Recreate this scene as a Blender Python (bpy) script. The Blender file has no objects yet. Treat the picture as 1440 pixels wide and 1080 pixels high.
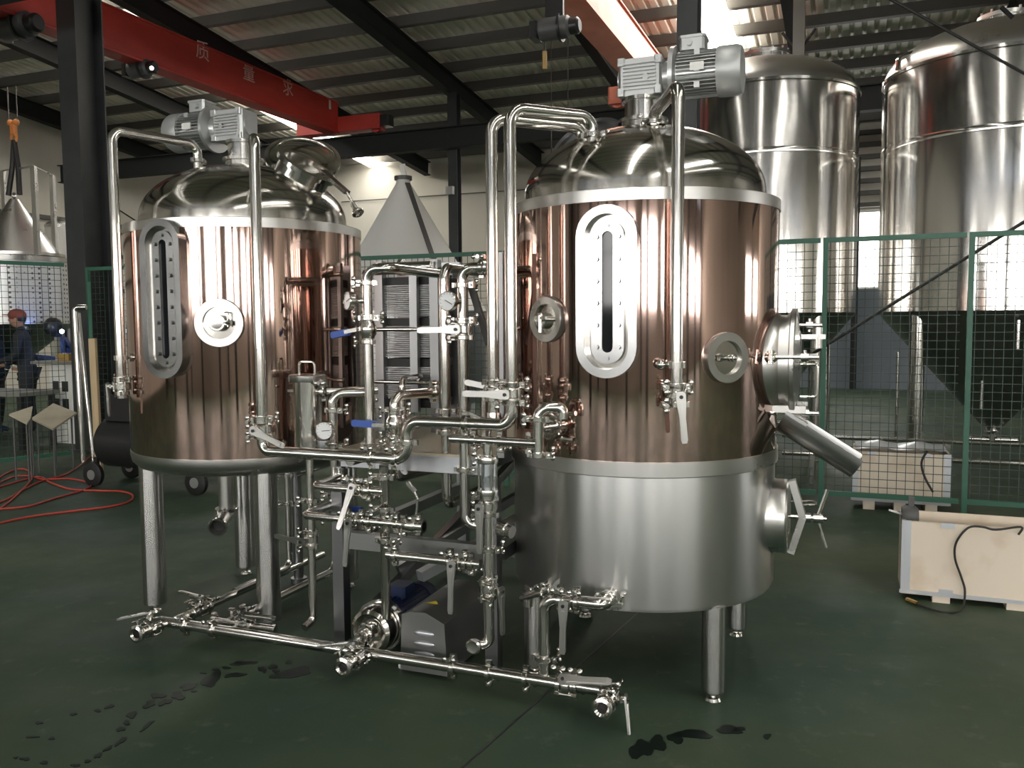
import bpy, math, random
from math import sin, cos, pi, sqrt, atan2, radians
from mathutils import Vector as Vec, Matrix
random.seed(7)
sc = bpy.context.scene
col = sc.collection

# ------------------------------------------------------------------ camera
FOC, CX, CY = 1200.0, 720.0, 540.0
EYE = Vec((0, 0, 1.6))
DN = Vec((117, 16460, 1200)).normalized()          # straight down, seen in the camera's own axes
ZW = -DN
YW = (Vec((0, 0, 1)) - Vec((0, 0, 1)).dot(DN) * DN).normalized()
XW = YW.cross(ZW)
cam_d = bpy.data.cameras.new('camera')
cam_d.sensor_width = 36; cam_d.lens = 36 * FOC / 1440; cam_d.clip_end = 200
cam = bpy.data.objects.new('camera', cam_d); col.objects.link(cam)
rt = Vec((XW.x, YW.x, ZW.x)); up = -Vec((XW.y, YW.y, ZW.y)); bk = -Vec((XW.z, YW.z, ZW.z))
mw = Matrix((rt, up, bk)).transposed().to_4x4(); mw.translation = EYE
cam.matrix_world = mw
sc.camera = cam

# ------------------------------------------------------- hall grid (u along the line of vessels, v across the hall)
GA = radians(21.5)
U = Vec((cos(GA), -sin(GA), 0)); V = Vec((sin(GA), cos(GA), 0)); Z = Vec((0, 0, 1))
def W(u, v, z=0.0): return U * u + V * v + Z * z
def uv(p): return p.dot(U), p.dot(V)
def camc(d): return XW * d.x + YW * d.y + ZW * d.z
def ray(px, py):
    c = Vec(((px - CX) / FOC, (py - CY) / FOC, 1))
    return Vec((XW.dot(c), YW.dot(c), ZW.dot(c)))
def on(px, py, v=None, z=None, u=None, n=None, d=None, Y=None):
    r = ray(px, py)
    if v is not None: n, d = V, v
    if u is not None: n, d = U, u
    if z is not None: n, d = Z, z
    if Y is not None: n, d = Vec((0, 1, 0)), Y
    return EYE + r * ((d - EYE.dot(n)) / r.dot(n))
def slide(p, d, px=None, py=None):                  # move p along d until it is level with a bearing
    a = camc(p - EYE); b = camc(d)
    if px is not None:
        k = (px - CX) / FOC; t = (k * a.z - a.x) / (b.x - k * b.z)
    else:
        k = (py - CY) / FOC; t = (k * a.z - a.y) / (b.y - k * b.z)
    return p + d * t
class Route:
    def __init__(s, p): s.p = [p.copy()]
    def u(s, px=None, du=None, at=None): return s._m(U, px, None, du, at)
    def v(s, px=None, dv=None, at=None, py=None): return s._m(V, px, py, dv, at)
    def z(s, py=None, dz=None, at=None): return s._m(Z, None, py, dz, at)
    def _m(s, d, px, py, dd, at):
        q = s.p[-1]
        if dd is not None: q = q + d * dd
        elif at is not None: q = q + d * (at - q.dot(d))
        else: q = slide(q, d, px, py)
        s.p.append(q); return s
    def to(s, q): s.p.append(q.copy()); return s

# ------------------------------------------------------------------ mesh builder
def frame(a):
    a = a.normalized()
    h = Vec((0, 0, 1)) if abs(a.z) < .9 else Vec((1, 0, 0))
    e = a.cross(h).normalized()
    return e, a.cross(e).normalized(), a
class MB:
    def __init__(s): s.v = []; s.f = []
    def add(s, vs, fs):
        o = len(s.v); s.v += [Vec(q) for q in vs]; s.f += [[i + o for i in f] for f in fs]; return s
    def lathe(s, prof, org, axis, n=32, closed=False, a0=0.0, a1=2 * pi):
        e, g, a = frame(axis); vs = []; fs = []; rows = []
        full = abs(a1 - a0 - 2 * pi) < 1e-6; m = n if full else n + 1
        for r, t in prof:
            if abs(r) < 1e-6: rows.append([len(vs)] * m); vs.append(org + a * t)
            else:
                rows.append(list(range(len(vs), len(vs) + m)))
                for i in range(m):
                    w = a0 + (a1 - a0) * i / n
                    vs.append(org + a * t + e * (r * cos(w)) + g * (r * sin(w)))
        prs = list(zip(rows[:-1], rows[1:]))
        if closed: prs.append((rows[-1], rows[0]))
        for A, B in prs:
            for i in range(n):
                j = (i + 1) % m
                q = [A[i], A[j], B[j], B[i]]; w = []
                for k in q:
                    if k not in w: w.append(k)
                if len(w) > 2: fs.append(w)
        return s.add(vs, fs)
    def cyl(s, a, b, r, r2=None, n=20, cap=True):
        r2 = r if r2 is None else r2; L = (b - a).length
        pr = [(r, 0), (r2, L)]
        if cap: pr = [(0, 0)] + pr + [(0, L)]
        return s.lathe(pr, a, b - a, n)
    def ring(s, org, axis, ri, ro, t0, t1, n=32, ch=0.0):
        pr = [(ri, t0), (ro - ch, t0), (ro, t0 + ch), (ro, t1 - ch), (ro - ch, t1), (ri, t1)] if ch else [(ri, t0), (ro, t0), (ro, t1), (ri, t1)]
        return s.lathe(pr, org, axis, n, closed=True)
    def tube(s, pts, r, n=14, bend=None, cap=True, wall=None):
        P = [q.copy() for q in pts]; bend = r * 1.9 if bend is None else bend
        if bend > 0 and len(P) > 2:
            Q = [P[0]]
            for i in range(1, len(P) - 1):
                a, b, c = P[i - 1], P[i], P[i + 1]
                d0 = (b - a).normalized(); d1 = (c - b).normalized()
                ang = d0.angle(d1, 0)
                if ang < .03: Q.append(b); continue
                tl = min(bend * math.tan(ang / 2), (b - a).length * .49, (c - b).length * .49)
                rr = tl / math.tan(ang / 2); nn = (d1 - d0).normalized()
                cc = b + nn * (rr / cos(ang / 2)); k = max(3, int(ang / .2))
                p0 = b - d0 * tl; x = (p0 - cc).normalized(); y = d0
                for j in range(k + 1):
                    w = ang * j / k; Q.append(cc + x * (rr * cos(w)) + y * (rr * sin(w)))
            Q.append(P[-1]); P = Q
        T = []
        for i in range(len(P)):
            d = (P[min(i + 1, len(P) - 1)] - P[max(i - 1, 0)])
            T.append(d.normalized())
        e, g, _ = frame(T[0]); vs = []; fs = []
        rings = []
        for i, q in enumerate(P):
            e = (e - T[i] * e.dot(T[i])).normalized(); g = T[i].cross(e)
            rr = r[i] if isinstance(r, list) else r
            rings.append([q + e * (rr * cos(2 * pi * k / n)) + g * (rr * sin(2 * pi * k / n)) for k in range(n)])
        for R in rings: vs += R
        for i in range(len(P) - 1):
            for k in range(n):
                j = (k + 1) % n
                fs.append([i * n + k, i * n + j, (i + 1) * n + j, (i + 1) * n + k])
        if cap: fs.append(list(range(n))[::-1]); fs.append([(len(P) - 1) * n + k for k in range(n)])
        return s.add(vs, fs)
    def box(s, c, sx, sy, sz, ax=None, bev=0.0):
        X, Y, Zz = ax or (U, V, Z)
        if bev > 0:
            o = [(-sx / 2 + bev, -sy / 2), (sx / 2 - bev, -sy / 2), (sx / 2, -sy / 2 + bev), (sx / 2, sy / 2 - bev), (sx / 2 - bev, sy / 2), (-sx / 2 + bev, sy / 2), (-sx / 2, sy / 2 - bev), (-sx / 2, -sy / 2 + bev)]
            return s.prism(o, c - Zz * sz / 2, X, Y, sz)
        vs = [c + X * (i * sx / 2) + Y * (j * sy / 2) + Zz * (k * sz / 2) for i in (-1, 1) for j in (-1, 1) for k in (-1, 1)]
        return s.add(vs, [[0, 1, 3, 2], [4, 6, 7, 5], [0, 4, 5, 1], [2, 3, 7, 6], [0, 2, 6, 4], [1, 5, 7, 3]])
    def bar(s, a, b, w, h, upv=Z):
        d = (b - a); x = d.normalized(); y = upv.cross(x).normalized(); z = x.cross(y)
        return s.box((a + b) / 2, d.length, w, h, (x, y, z))
    def prism(s, o, org, ex, ey, t):
        ez = ex.cross(ey).normalized(); n = len(o)
        vs = [org + ex * a + ey * b for a, b in o] + [org + ex * a + ey * b + ez * t for a, b in o]
        fs = [list(range(n))[::-1], list(range(n, 2 * n))] + [[i, (i + 1) % n, n + (i + 1) % n, n + i] for i in range(n)]
        return s.add(vs, fs)
    def frameplate(s, oo, oi, org, ex, ey, t):        # outline with an opening
        ez = ex.cross(ey).normalized(); n = len(oo); vs = []
        for o, d in ((oo, 0), (oi, 0), (oi, t), (oo, t)): vs += [org + ex * a + ey * b + ez * d for a, b in o]
        fs = []
        for k in range(4):
            m = (k + 1) % 4
            fs += [[k * n + i, k * n + (i + 1) % n, m * n + (i + 1) % n, m * n + i] for i in range(n)]
        return s.add(vs, fs)
    def ball(s, c, r, n=16, sc_=(1, 1, 1), ax=None):
        X, Y, Zz = ax or (Vec((1, 0, 0)), Vec((0, 1, 0)), Z); vs = []; fs = []; m = n // 2
        vs.append(c - Zz * r * sc_[2])
        for i in range(1, m):
            a = -pi / 2 + pi * i / m
            for k in range(n):
                b = 2 * pi * k / n
                vs.append(c + X * (r * sc_[0] * cos(a) * cos(b)) + Y * (r * sc_[1] * cos(a) * sin(b)) + Zz * (r * sc_[2] * sin(a)))
        vs.append(c + Zz * r * sc_[2]); L = len(vs) - 1
        for k in range(n):
            j = (k + 1) % n; fs.append([0, 1 + j, 1 + k]); fs.append([L, 1 + (m - 2) * n + k, 1 + (m - 2) * n + j])
        for i in range(m - 2):
            for k in range(n):
                j = (k + 1) % n; fs.append([1 + i * n + k, 1 + i * n + j, 1 + (i + 1) * n + j, 1 + (i + 1) * n + k])
        return s.add(vs, fs)
def stadium(w, h, n=14):                              # obround outline, w wide and h tall
    r = w / 2; c = h / 2 - r; o = []
    for k in range(n + 1): a = pi * k / n; o.append((r * cos(a), c + r * sin(a)))
    for k in range(n + 1): a = pi + pi * k / n; o.append((r * cos(a), -c + r * sin(a)))
    return o

def mk(name, mb, mat, loc=None, parent=None, sharp=35):
    if loc is None:
        xs = [q.x for q in mb.v]; ys = [q.y for q in mb.v]; zs = [q.z for q in mb.v]
        loc = Vec(((min(xs) + max(xs)) / 2, (min(ys) + max(ys)) / 2, min(zs)))
    me = bpy.data.meshes.new(name)
    me.from_pydata([q - loc for q in mb.v], [], mb.f)
    me.validate(); 
    import bmesh
    bm = bmesh.new(); bm.from_mesh(me); bmesh.ops.recalc_face_normals(bm, faces=bm.faces); bm.to_mesh(me); bm.free()
    me.polygons.foreach_set('use_smooth', [True] * len(me.polygons))
    me.set_sharp_from_angle(angle=radians(sharp))
    me.materials.append(mat)
    o = bpy.data.objects.new(name, me); col.objects.link(o)
    if parent is None: o.location = loc
    else: o.parent = parent
    return o
def meta(o, label, cat, group=None, kind=None):
    if label: o['label'] = label
    if cat: o['category'] = cat
    if group: o['group'] = group
    if kind: o['kind'] = kind
    return o
class Thing:
    def __init__(s, name, label, cat, loc, group=None):
        s.o = bpy.data.objects.new(name, None); col.objects.link(s.o); s.o.empty_display_size = .05
        s.o.location = loc; s.loc = loc.copy(); meta(s.o, label, cat, group)
    def part(s, name, mb, mat, under=None, label=None, sharp=35):
        o = mk(name, mb, mat, s.loc, under or s.o, sharp)
        if label: o['label'] = label
        return o
def single(name, mb, mat, label, cat, group=None, kind=None, sharp=35):
    return meta(mk(name, mb, mat, sharp=sharp), label, cat, group, kind)
def struct(name, mb, mat, parent=None, sharp=35):
    o = mk(name, mb, mat, Vec((0, 0, 0)) if parent else None, parent, sharp)
    if parent: o.location = -Vec(parent.location)
    o['kind'] = 'structure'; return o
def clone(o, parent=None):
    c = o.copy(); col.objects.link(c); c.parent = parent
    for k in list(o.children): clone(k, c)
    return c

# ------------------------------------------------------------------ materials
def node(nt, t, **kw):
    n = nt.nodes.new(t)
    for k, v in kw.items(): setattr(n, k, v)
    return n
def mat(name, rgb, rough=.5, metal=0.0, noise=None, bump=None, spec=None, emit=None, rvar=None, aniso=None):
    m = bpy.data.materials.new(name); m.use_nodes = True; nt = m.node_tree; b = nt.nodes['Principled BSDF']
    b.inputs['Base Color'].default_value = (*rgb, 1); b.inputs['Roughness'].default_value = rough; b.inputs['Metallic'].default_value = metal
    if spec is not None: b.inputs['Specular IOR Level'].default_value = spec
    if aniso: b.inputs['Anisotropic'].default_value = aniso
    if emit: b.inputs['Emission Color'].default_value = (*emit[0], 1); b.inputs['Emission Strength'].default_value = emit[1]
    tc = None
    def tex(scale, detail=4):
        nonlocal tc
        tc = tc or node(nt, 'ShaderNodeTexCoord')
        mp = node(nt, 'ShaderNodeMapping')
        mp.inputs['Scale'].default_value = scale if isinstance(scale, tuple) else (scale,) * 3
        nt.links.new(tc.outputs['Object'], mp.inputs['Vector'])
        n = node(nt, 'ShaderNodeTexNoise'); n.inputs['Scale'].default_value = 1; n.inputs['Detail'].default_value = detail
        nt.links.new(mp.outputs['Vector'], n.inputs['Vector']); return n
    if noise:
        sc_, rgb2, lo, hi = noise
        n = tex(sc_); r = node(nt, 'ShaderNodeMapRange'); r.inputs['From Min'].default_value = lo; r.inputs['From Max'].default_value = hi
        nt.links.new(n.outputs['Fac'], r.inputs['Value'])
        x = node(nt, 'ShaderNodeMix', data_type='RGBA'); x.inputs[6].default_value = (*rgb, 1); x.inputs[7].default_value = (*rgb2, 1)
        nt.links.new(r.outputs['Result'], x.inputs[0]); nt.links.new(x.outputs[2], b.inputs['Base Color'])
    if rvar:
        sc_, lo, hi = rvar
        n = tex(sc_); r = node(nt, 'ShaderNodeMapRange'); r.inputs['From Min'].default_value = .3; r.inputs['From Max'].default_value = .7
        r.inputs['To Min'].default_value = lo; r.inputs['To Max'].default_value = hi
        nt.links.new(n.outputs['Fac'], r.inputs['Value']); nt.links.new(r.outputs['Result'], b.inputs['Roughness'])
    if bump:
        prev = None
        for sc_, st, dist in (bump if isinstance(bump, list) else [bump]):
            n = tex(sc_, 2); bp = node(nt, 'ShaderNodeBump'); bp.inputs['Strength'].default_value = st; bp.inputs['Distance'].default_value = dist
            nt.links.new(n.outputs['Fac'], bp.inputs['Height'])
            if prev: nt.links.new(prev.outputs['Normal'], bp.inputs['Normal'])
            prev = bp
        nt.links.new(prev.outputs['Normal'], b.inputs['Normal'])
    return m
STEEL = mat('pipe_steel', (.68, .66, .63), .16, 1, rvar=(5, .13, .19))
SATIN = mat('satin_steel', (.60, .59, .57), .3, 1, rvar=(4, .26, .33))
BRUSH = mat('brushed_shell', (.60, .60, .59), .34, 1, rvar=((12, 12, .6), .3, .36), bump=((7, 7, .5), .06, .005))
def brushed(m, an):
    b_ = m.node_tree.nodes['Principled BSDF']; b_.inputs['Anisotropic'].default_value = an; b_.inputs['Anisotropic Rotation'].default_value = .25
    t_ = node(m.node_tree, 'ShaderNodeTangent', direction_type='RADIAL', axis='Z'); m.node_tree.links.new(t_.outputs['Tangent'], b_.inputs['Tangent'])
brushed(BRUSH, .85)
LEGS = mat('brushed_leg', (.62, .61, .60), .24, 1)
brushed(LEGS, .8)
FRAMES = mat('brushed_frame', (.52, .52, .52), .2, 1, rvar=(5, .17, .24))
DOME = mat('dome_steel', (.58, .56, .52), .15, 1, rvar=(6, .1, .2))
COPPER = mat('copper_jacket', (.50, .36, .315), .06, 1, bump=((3, 3, .7), .02, .012), rvar=((7, 7, 1), .05, .08))
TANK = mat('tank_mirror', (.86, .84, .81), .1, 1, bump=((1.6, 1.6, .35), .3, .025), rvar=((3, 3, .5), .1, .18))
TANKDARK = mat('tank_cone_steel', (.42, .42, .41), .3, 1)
CAST = mat('cast_aluminium', (.55, .56, .56), .34, .85)
CASTDARK = mat('cast_dark_grey', (.10, .10, .10), .5, .3)  # even dark grey for cast and small metal parts
BLACK = mat('black_rubber', (.012, .012, .012), .5)
BLKPAINT = mat('black_paint', (.02, .02, .021), .35)
GLASS = mat('dark_sight_glass', (.012, .014, .016), .06, 0, spec=.25)
WHITEDIAL = mat('dial_white', (.8, .81, .82), .3)
BLUE = mat('blue_grip', (.04, .10, .40), .4)
NAVYMOT = mat('blue_motor', (.008, .018, .06), .4)
BRASS = mat('brass', (.75, .52, .2), .25, 1)
COLUMN = mat('dark_column_paint', (.028, .031, .032), .45, noise=(3, (.04, .043, .043), .4, .7))
BEAM = mat('dark_beam_paint', (.022, .023, .023), .65, spec=.15)
PURLIN = mat('purlin_grey', (.09, .085, .075), .5)
ROOF = mat('roof_sheet', (.80, .76, .67), .45, noise=((.7, .7, .7), (.72, .68, .58), .35, .7))
WALLM = mat('wall_plaster', (.62, .59, .52), .8, noise=((.5, .5, .25), (.52, .49, .42), .35, .75))
WALLF = mat('window_wall_plaster', (.42, .39, .35), .8)
GREYWALL = mat('grey_panel_wall', (.17, .195, .22), .7, noise=(.6, (.13, .155, .18), .4, .7))
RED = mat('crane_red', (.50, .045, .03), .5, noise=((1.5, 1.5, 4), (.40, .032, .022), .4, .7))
SALMON = mat('crane_red_sunlit', (.78, .27, .18), .45, noise=((1.5, 1.5, 4), (.66, .16, .10), .4, .7))  # crane red with sunlight mixed into the colour
CHALK = mat('lettering_paint', (.72, .45, .40), .6)
GREEN = mat('fence_green', (.035, .13, .085), .45)
WIRE = mat('fence_wire', (.03, .055, .045), .5)
WOOD = mat('plywood', (.70, .61, .50), .7, noise=((5, 5, 5), (.58, .47, .35), .52, .75))
PLANK = mat('pine_plank', (.55, .42, .26), .7, noise=((9, 9, 1), (.42, .3, .18), .4, .7))
GALV = mat('galvanised_strip', (.55, .57, .6), .4, .7)
WHITE = mat('white_paint', (.72, .72, .69), .5)
HOSE = mat('red_hose', (.42, .05, .035), .4)
CABLE = mat('cable_black', (.018, .017, .016), .5)
DECKEDGE = mat('deck_edge_steel', (.55, .57, .60), .38, .8)
HXFRAME = mat('exchanger_frame', (.33, .33, .33), .38, .9)
DARKFRAME = mat('frame_steel', (.30, .30, .31), .33, 1)
CHAINM = mat('chain_steel', (.16, .15, .14), .4, .8)
ORANGE = mat('hook_orange', (.7, .25, .06), .5)
YELLOW = mat('warning_yellow', (.75, .6, .05), .5)
PLASTIC = mat('clear_film', (.55, .57, .58), .2, 0)
# checker deck plate
DECK = mat('deck_plate', (.50, .45, .34), .4, .3, bump=((60, 60, 60), .5, .004))
# dimple jacket
DIMPLE = bpy.data.materials.new('dimple_jacket'); DIMPLE.use_nodes = True
_nt = DIMPLE.node_tree; _b = _nt.nodes['Principled BSDF']; _b.inputs['Metallic'].default_value = .5; _b.inputs['Roughness'].default_value = .35
_tc = node(_nt, 'ShaderNodeTexCoord'); _vo = node(_nt, 'ShaderNodeTexVoronoi'); _vo.inputs['Scale'].default_value = 14; _vo.inputs['Randomness'].default_value = .15
_nt.links.new(_tc.outputs['Object'], _vo.inputs['Vector'])
_rp = node(_nt, 'ShaderNodeValToRGB'); _rp.color_ramp.elements[0].position = .18; _rp.color_ramp.elements[0].color = (.12, .12, .12, 1)
_rp.color_ramp.elements[1].position = .32; _rp.color_ramp.elements[1].color = (.85, .85, .84, 1)
_nt.links.new(_vo.outputs['Distance'], _rp.inputs['Fac']); _nt.links.new(_rp.outputs['Color'], _b.inputs['Base Color'])
def emis(name, rgb, st):
    return mat(name, (.8, .8, .8), .5, emit=(rgb, st))
# floor
FLOOR = bpy.data.materials.new('floor_epoxy'); FLOOR.use_nodes = True
nt = FLOOR.node_tree; b = nt.nodes['Principled BSDF']
tc = node(nt, 'ShaderNodeTexCoord')
def ns(scale, detail=5, rough=.6):
    n = node(nt, 'ShaderNodeTexNoise'); n.inputs['Scale'].default_value = scale; n.inputs['Detail'].default_value = detail; n.inputs['Roughness'].default_value = rough
    nt.links.new(tc.outputs['Object'], n.inputs['Vector']); return n
n1 = ns(.55); r1 = node(nt, 'ShaderNodeValToRGB')
r1.color_ramp.elements[0].position = .35; r1.color_ramp.elements[0].color = (.034, .062, .044, 1)
r1.color_ramp.elements[1].position = .68; r1.color_ramp.elements[1].color = (.07, .09, .055, 1)
nt.links.new(n1.outputs['Fac'], r1.inputs['Fac'])
n2 = ns(9, 6, .7); r2 = node(nt, 'ShaderNodeMapRange'); r2.inputs['From Min'].default_value = .58; r2.inputs['From Max'].default_value = .78; r2.inputs['To Max'].default_value = .45
nt.links.new(n2.outputs['Fac'], r2.inputs['Value'])
mx = node(nt, 'ShaderNodeMix', data_type='RGBA'); mx.inputs[7].default_value = (.15, .16, .13, 1)
nt.links.new(r2.outputs['Result'], mx.inputs[0]); nt.links.new(r1.outputs['Color'], mx.inputs[6]); nt.links.new(mx.outputs[2], b.inputs['Base Color'])
n3 = ns(1.7, 4); r3 = node(nt, 'ShaderNodeMapRange'); r3.inputs['From Min'].default_value = .3; r3.inputs['From Max'].default_value = .7; r3.inputs['To Min'].default_value = .45; r3.inputs['To Max'].default_value = .65; b.inputs['Specular IOR Level'].default_value = .13
nt.links.new(n3.outputs['Fac'], r3.inputs['Value']); nt.links.new(r3.outputs['Result'], b.inputs['Roughness'])
WET = mat('water_film', (.006, .010, .008), .4, spec=.15)
# ================================================================== the hall
VB, VFR, UL, UR, VR = 21.4, -12.0, -18.2, 28.0, 4.0     # back wall, front wall, end walls, ridge
def roofz(v): return 6.75 + .1 * (15.85 - v) if v >= VR else 6.75 + .1 * (15.85 - VR) - .1 * (VR - v)
def wallbox(a, b, z0, z1, th, openings=()):            # wall along a->b with rectangular openings (s0,s1,z0,z1)
    d = (b - a).normalized(); n = Z.cross(d); L = (b - a).length; m = MB()
    ss = sorted({0, L, *[o[0] for o in openings], *[o[1] for o in openings]})
    for s0, s1 in zip(ss[:-1], ss[1:]):
        cuts = sorted((o[2], o[3]) for o in openings if o[0] <= s0 + 1e-4 and o[1] >= s1 - 1e-4)
        lo = z0
        for c0, c1 in cuts + [(z1, z1)]:
            if c0 - lo > 1e-3: m.box(a + d * ((s0 + s1) / 2) + n * (th / 2) + Z * ((lo + c0) / 2), s1 - s0, th, c0 - lo, (d, n, Z))
            lo = c1
    return m
floor_m = MB(); floor_m.add([W(UL - .2, VFR - .2), W(UR + .2, VFR - .2), W(UR + .2, VB + .2), W(UL - .2, VB + .2), W(UL - .2, VFR - .2, -.2), W(UR + .2, VFR - .2, -.2), W(UR + .2, VB + .2, -.2), W(UL - .2, VB + .2, -.2)],
    [[0, 1, 2, 3], [4, 5, 6, 7], [0, 1, 5, 4], [1, 2, 6, 5], [2, 3, 7, 6], [3, 0, 4, 7]])
fl = struct('floor', floor_m, FLOOR)
# expansion joint in the floor
j0 = on(650, 1080, z=.001); j1 = on(890, 868, z=.001)
jm = MB(); jm.bar(j0 - (j1 - j0) * .6, j1 + (j1 - j0) * 2.0, .009, .0015)
struct('trim_1', jm, BLKPAINT)
# back wall with a window between the two tall tanks
BW = on(1205, 352, v=VB); bu = BW.dot(U)
wo = []
wz0, wz1 = 2.3, 4.1
s_b = lambda u: u - UL
wo.append((s_b(bu - .75), s_b(bu + .75), wz0, wz1))
struct('wall_back', wallbox(W(UL, VB), W(UR, VB), 0, 6.3, .2, wo), WALLM)
DAY = emis('daylight_glass', (1, .98, .95), 12.0)
DAYB = emis('daylight_glass_back', (1, .98, .94), 4.0)
def window(i, u0, u1, z0, z1, v, out, mtl, nm=3):
    g = MB(); g.box(W((u0 + u1) / 2, v + out * .12, (z0 + z1) / 2), u1 - u0, .01, z1 - z0)
    o = struct('window_%d' % i, g, mtl)
    f = MB(); t = .05
    for zz in (z0 + t / 2, z1 - t / 2): f.box(W((u0 + u1) / 2, v + out * .08, zz), u1 - u0, .06, t)
    for k in range(nm + 1):
        uu = u0 + t / 2 + (u1 - u0 - t) * k / nm
        f.box(W(uu, v + out * .08, (z0 + z1) / 2), t, .06, z1 - z0 - 2 * t)
    f.box(W((u0 + u1) / 2, v + out * .08, z0 + (z1 - z0) * .62), u1 - u0 - .1, .05, .04)
    struct('window_frame', f, WHITE, o)
window(1, bu - .75, bu + .75, wz0, wz1, VB, 1, DAYB, 2)
# front wall (behind the viewer) with its row of windows
fo = []; FW = []
for k in range(8):
    c = -11.3 + k * 5.2
    fo.append((c - 2.0 - UL, c + 2.0 - UL, 1.9, 3.9)); FW.append(c)
struct('wall_front', wallbox(W(UL, VFR - .2), W(UR, VFR - .2), 0, 5.9, .2, fo), WALLF)
for k, c in enumerate(FW): window(2 + k, c - 2.0, c + 2.0, 1.9, 3.9, VFR - .12, -.3, DAY, 3)
# end walls
gm = wallbox(W(UL, VFR), W(UL, VB), 0, 5.8, .2)
d_ = V
gm.prism([(0, 5.8), (VB - VFR, 5.8), (VB - VFR, roofz(VB)), (VR - VFR, roofz(VR)), (0, roofz(VFR))], W(UL, VFR), V, Z, -.2)
struct('wall_left', gm, WALLM)
gm = wallbox(W(UR, VFR), W(UR, VB), 0, 5.8, .2, [(23.5, 27.5, 1.9, 3.9), (29.0, 32.6, 1.9, 3.9)])
gm.prism([(0, 5.8), (VB - VFR, 5.8), (VB - VFR, roofz(VB)), (VR - VFR, roofz(VR)), (0, roofz(VFR))], W(UR, VFR), V, Z, -.2)
struct('wall_right', gm, WALLM)
# grey panelling low on the back wall behind the tall tanks, and wall girts above
cq = on(1200, 500, v=VB - .5); m = MB(); m.box(Vec((cq.x, cq.y, 2.6)), .14, .14, 5.2); struct('column', m, BEAM)
gp = MB(); gp.box(W((bu - 4 + 15.9) / 2, VB - .06, 1.15), 15.9 - bu + 4, .1, 2.3)
struct('trim_2', gp, GREYWALL)
gi = MB()
for k in range(7): gi.box(W(bu + 4, VB - .12, 4.2 + k * .27), 15, .12, .10)
struct('trim_3', gi, PURLIN)
# corrugated roof
RP = .2
def roof_strip(u0, u1, va, vb, th=.035):
    m = MB(); vs = []; k = 0; n = int(round((u1 - u0) / RP)); pts = []
    for i in range(n):
        b = u0 + i * RP
        pts += [(b, 0), (b + .11, 0), (b + .13, th), (b + .18, th)]
    pts.append((u0 + n * RP, 0))
    vs = [W(u, va, roofz(va) + z) for u, z in pts] + [W(u, vb, roofz(vb) + z) for u, z in pts]
    L = len(pts)
    m.add(vs, [[i, i + 1, L + i + 1, L + i] for i in range(L - 1)])
    return m
# roof lights: find where they lie on the roof slope
rn = (U.cross(V * 1 + Z * -.1)).normalized()
def onroof(px, py): return on(px, py, n=rn, d=rn.dot(W(0, VR, roofz(VR) - .215)))
skyl = []
p = onroof(411, 169); skyl.append((round(p.dot(U) / RP) * RP, 9.0, VB - .1))
p = onroof(1008, 40); skyl.append((round(p.dot(U) / RP) * RP, 8.2, VB - .1))
rm = MB()
rm2_cuts = [(-8.2, -7.6), (-1.0, -.6), (5.0, 5.8), (9.0, 9.8), (13.0, 13.8)]  # unseen front strips; the right-hand ones are added to brighten the tank reflections
def slope(va, vb):
    cuts = [] if va >= VR else rm2_cuts
    u = UL
    for a, b in cuts + [(UR, UR)]:
        n = round((a - u) / RP)
        if n > 0:
            q = roof_strip(u, u + n * RP, va, vb); rm.add(q.v, q.f)
        u = b
slope(VR, VB); 
slope(VFR, VR)
for u, a, b in ():                                      # opaque sheet above and below each roof light
    if a > VR + .1:
        q = roof_strip(u - .2, u + .2, VR, a); rm.add(q.v, q.f)
struct('ceiling', rm, ROOF, sharp=20)
SKY = emis('rooflight_sheet', (1, .97, .9), 12.0)
wi = 10
for u, a, b in skyl:
    q = MB(); q.bar(W(u, a, roofz(a) - .215), W(u, b, roofz(b) - .215), .52, .02); struct('window_%d' % wi, q, SKY); wi += 1
for a, b in rm2_cuts:
    q = roof_strip(a, b, VFR, VR); struct('window_%d' % wi, q, SKY); wi += 1
for v0_, v1_ in ((11.5, 15.5), (17.0, 20.6)):
    g = MB(); g.box(W(UR - .1, (v0_ + v1_) / 2, 2.9), .01, v1_ - v0_, 2.0); o = struct('window_%d' % wi, g, DAY); wi += 1
    f = MB()
    for k in range(4): f.box(W(UR - .06, v0_ + .03 + (v1_ - v0_ - .06) * k / 3, 2.9), .06, .06, 2.0)
    struct('window_frame', f, WHITE, o)
def hcol(u, v, z1, w, d, along='u', t=.018):
    m = MB()
    X, Y = (U, V) if along == 'u' else (V, U)
    for s in (-1, 1): m.box(W(u, v, z1 / 2) + Y * (s * (d / 2 - t / 2)), w, t, z1, (X, Y, Z))
    m.box(W(u, v, z1 / 2), t, d - 2 * t, z1, (X, Y, Z))
    m.box(W(u, v, .015), w + .12, d + .12, .03, (X, Y, Z))
    return m
for k in range(11):                                     # unseen posts added behind the viewer for dark stripes in the reflections
    struct('column', hcol(-14 + k * 3.3, -7.5, roofz(-7.5) - .58, .3, .4, 'u'), COLUMN)
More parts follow.
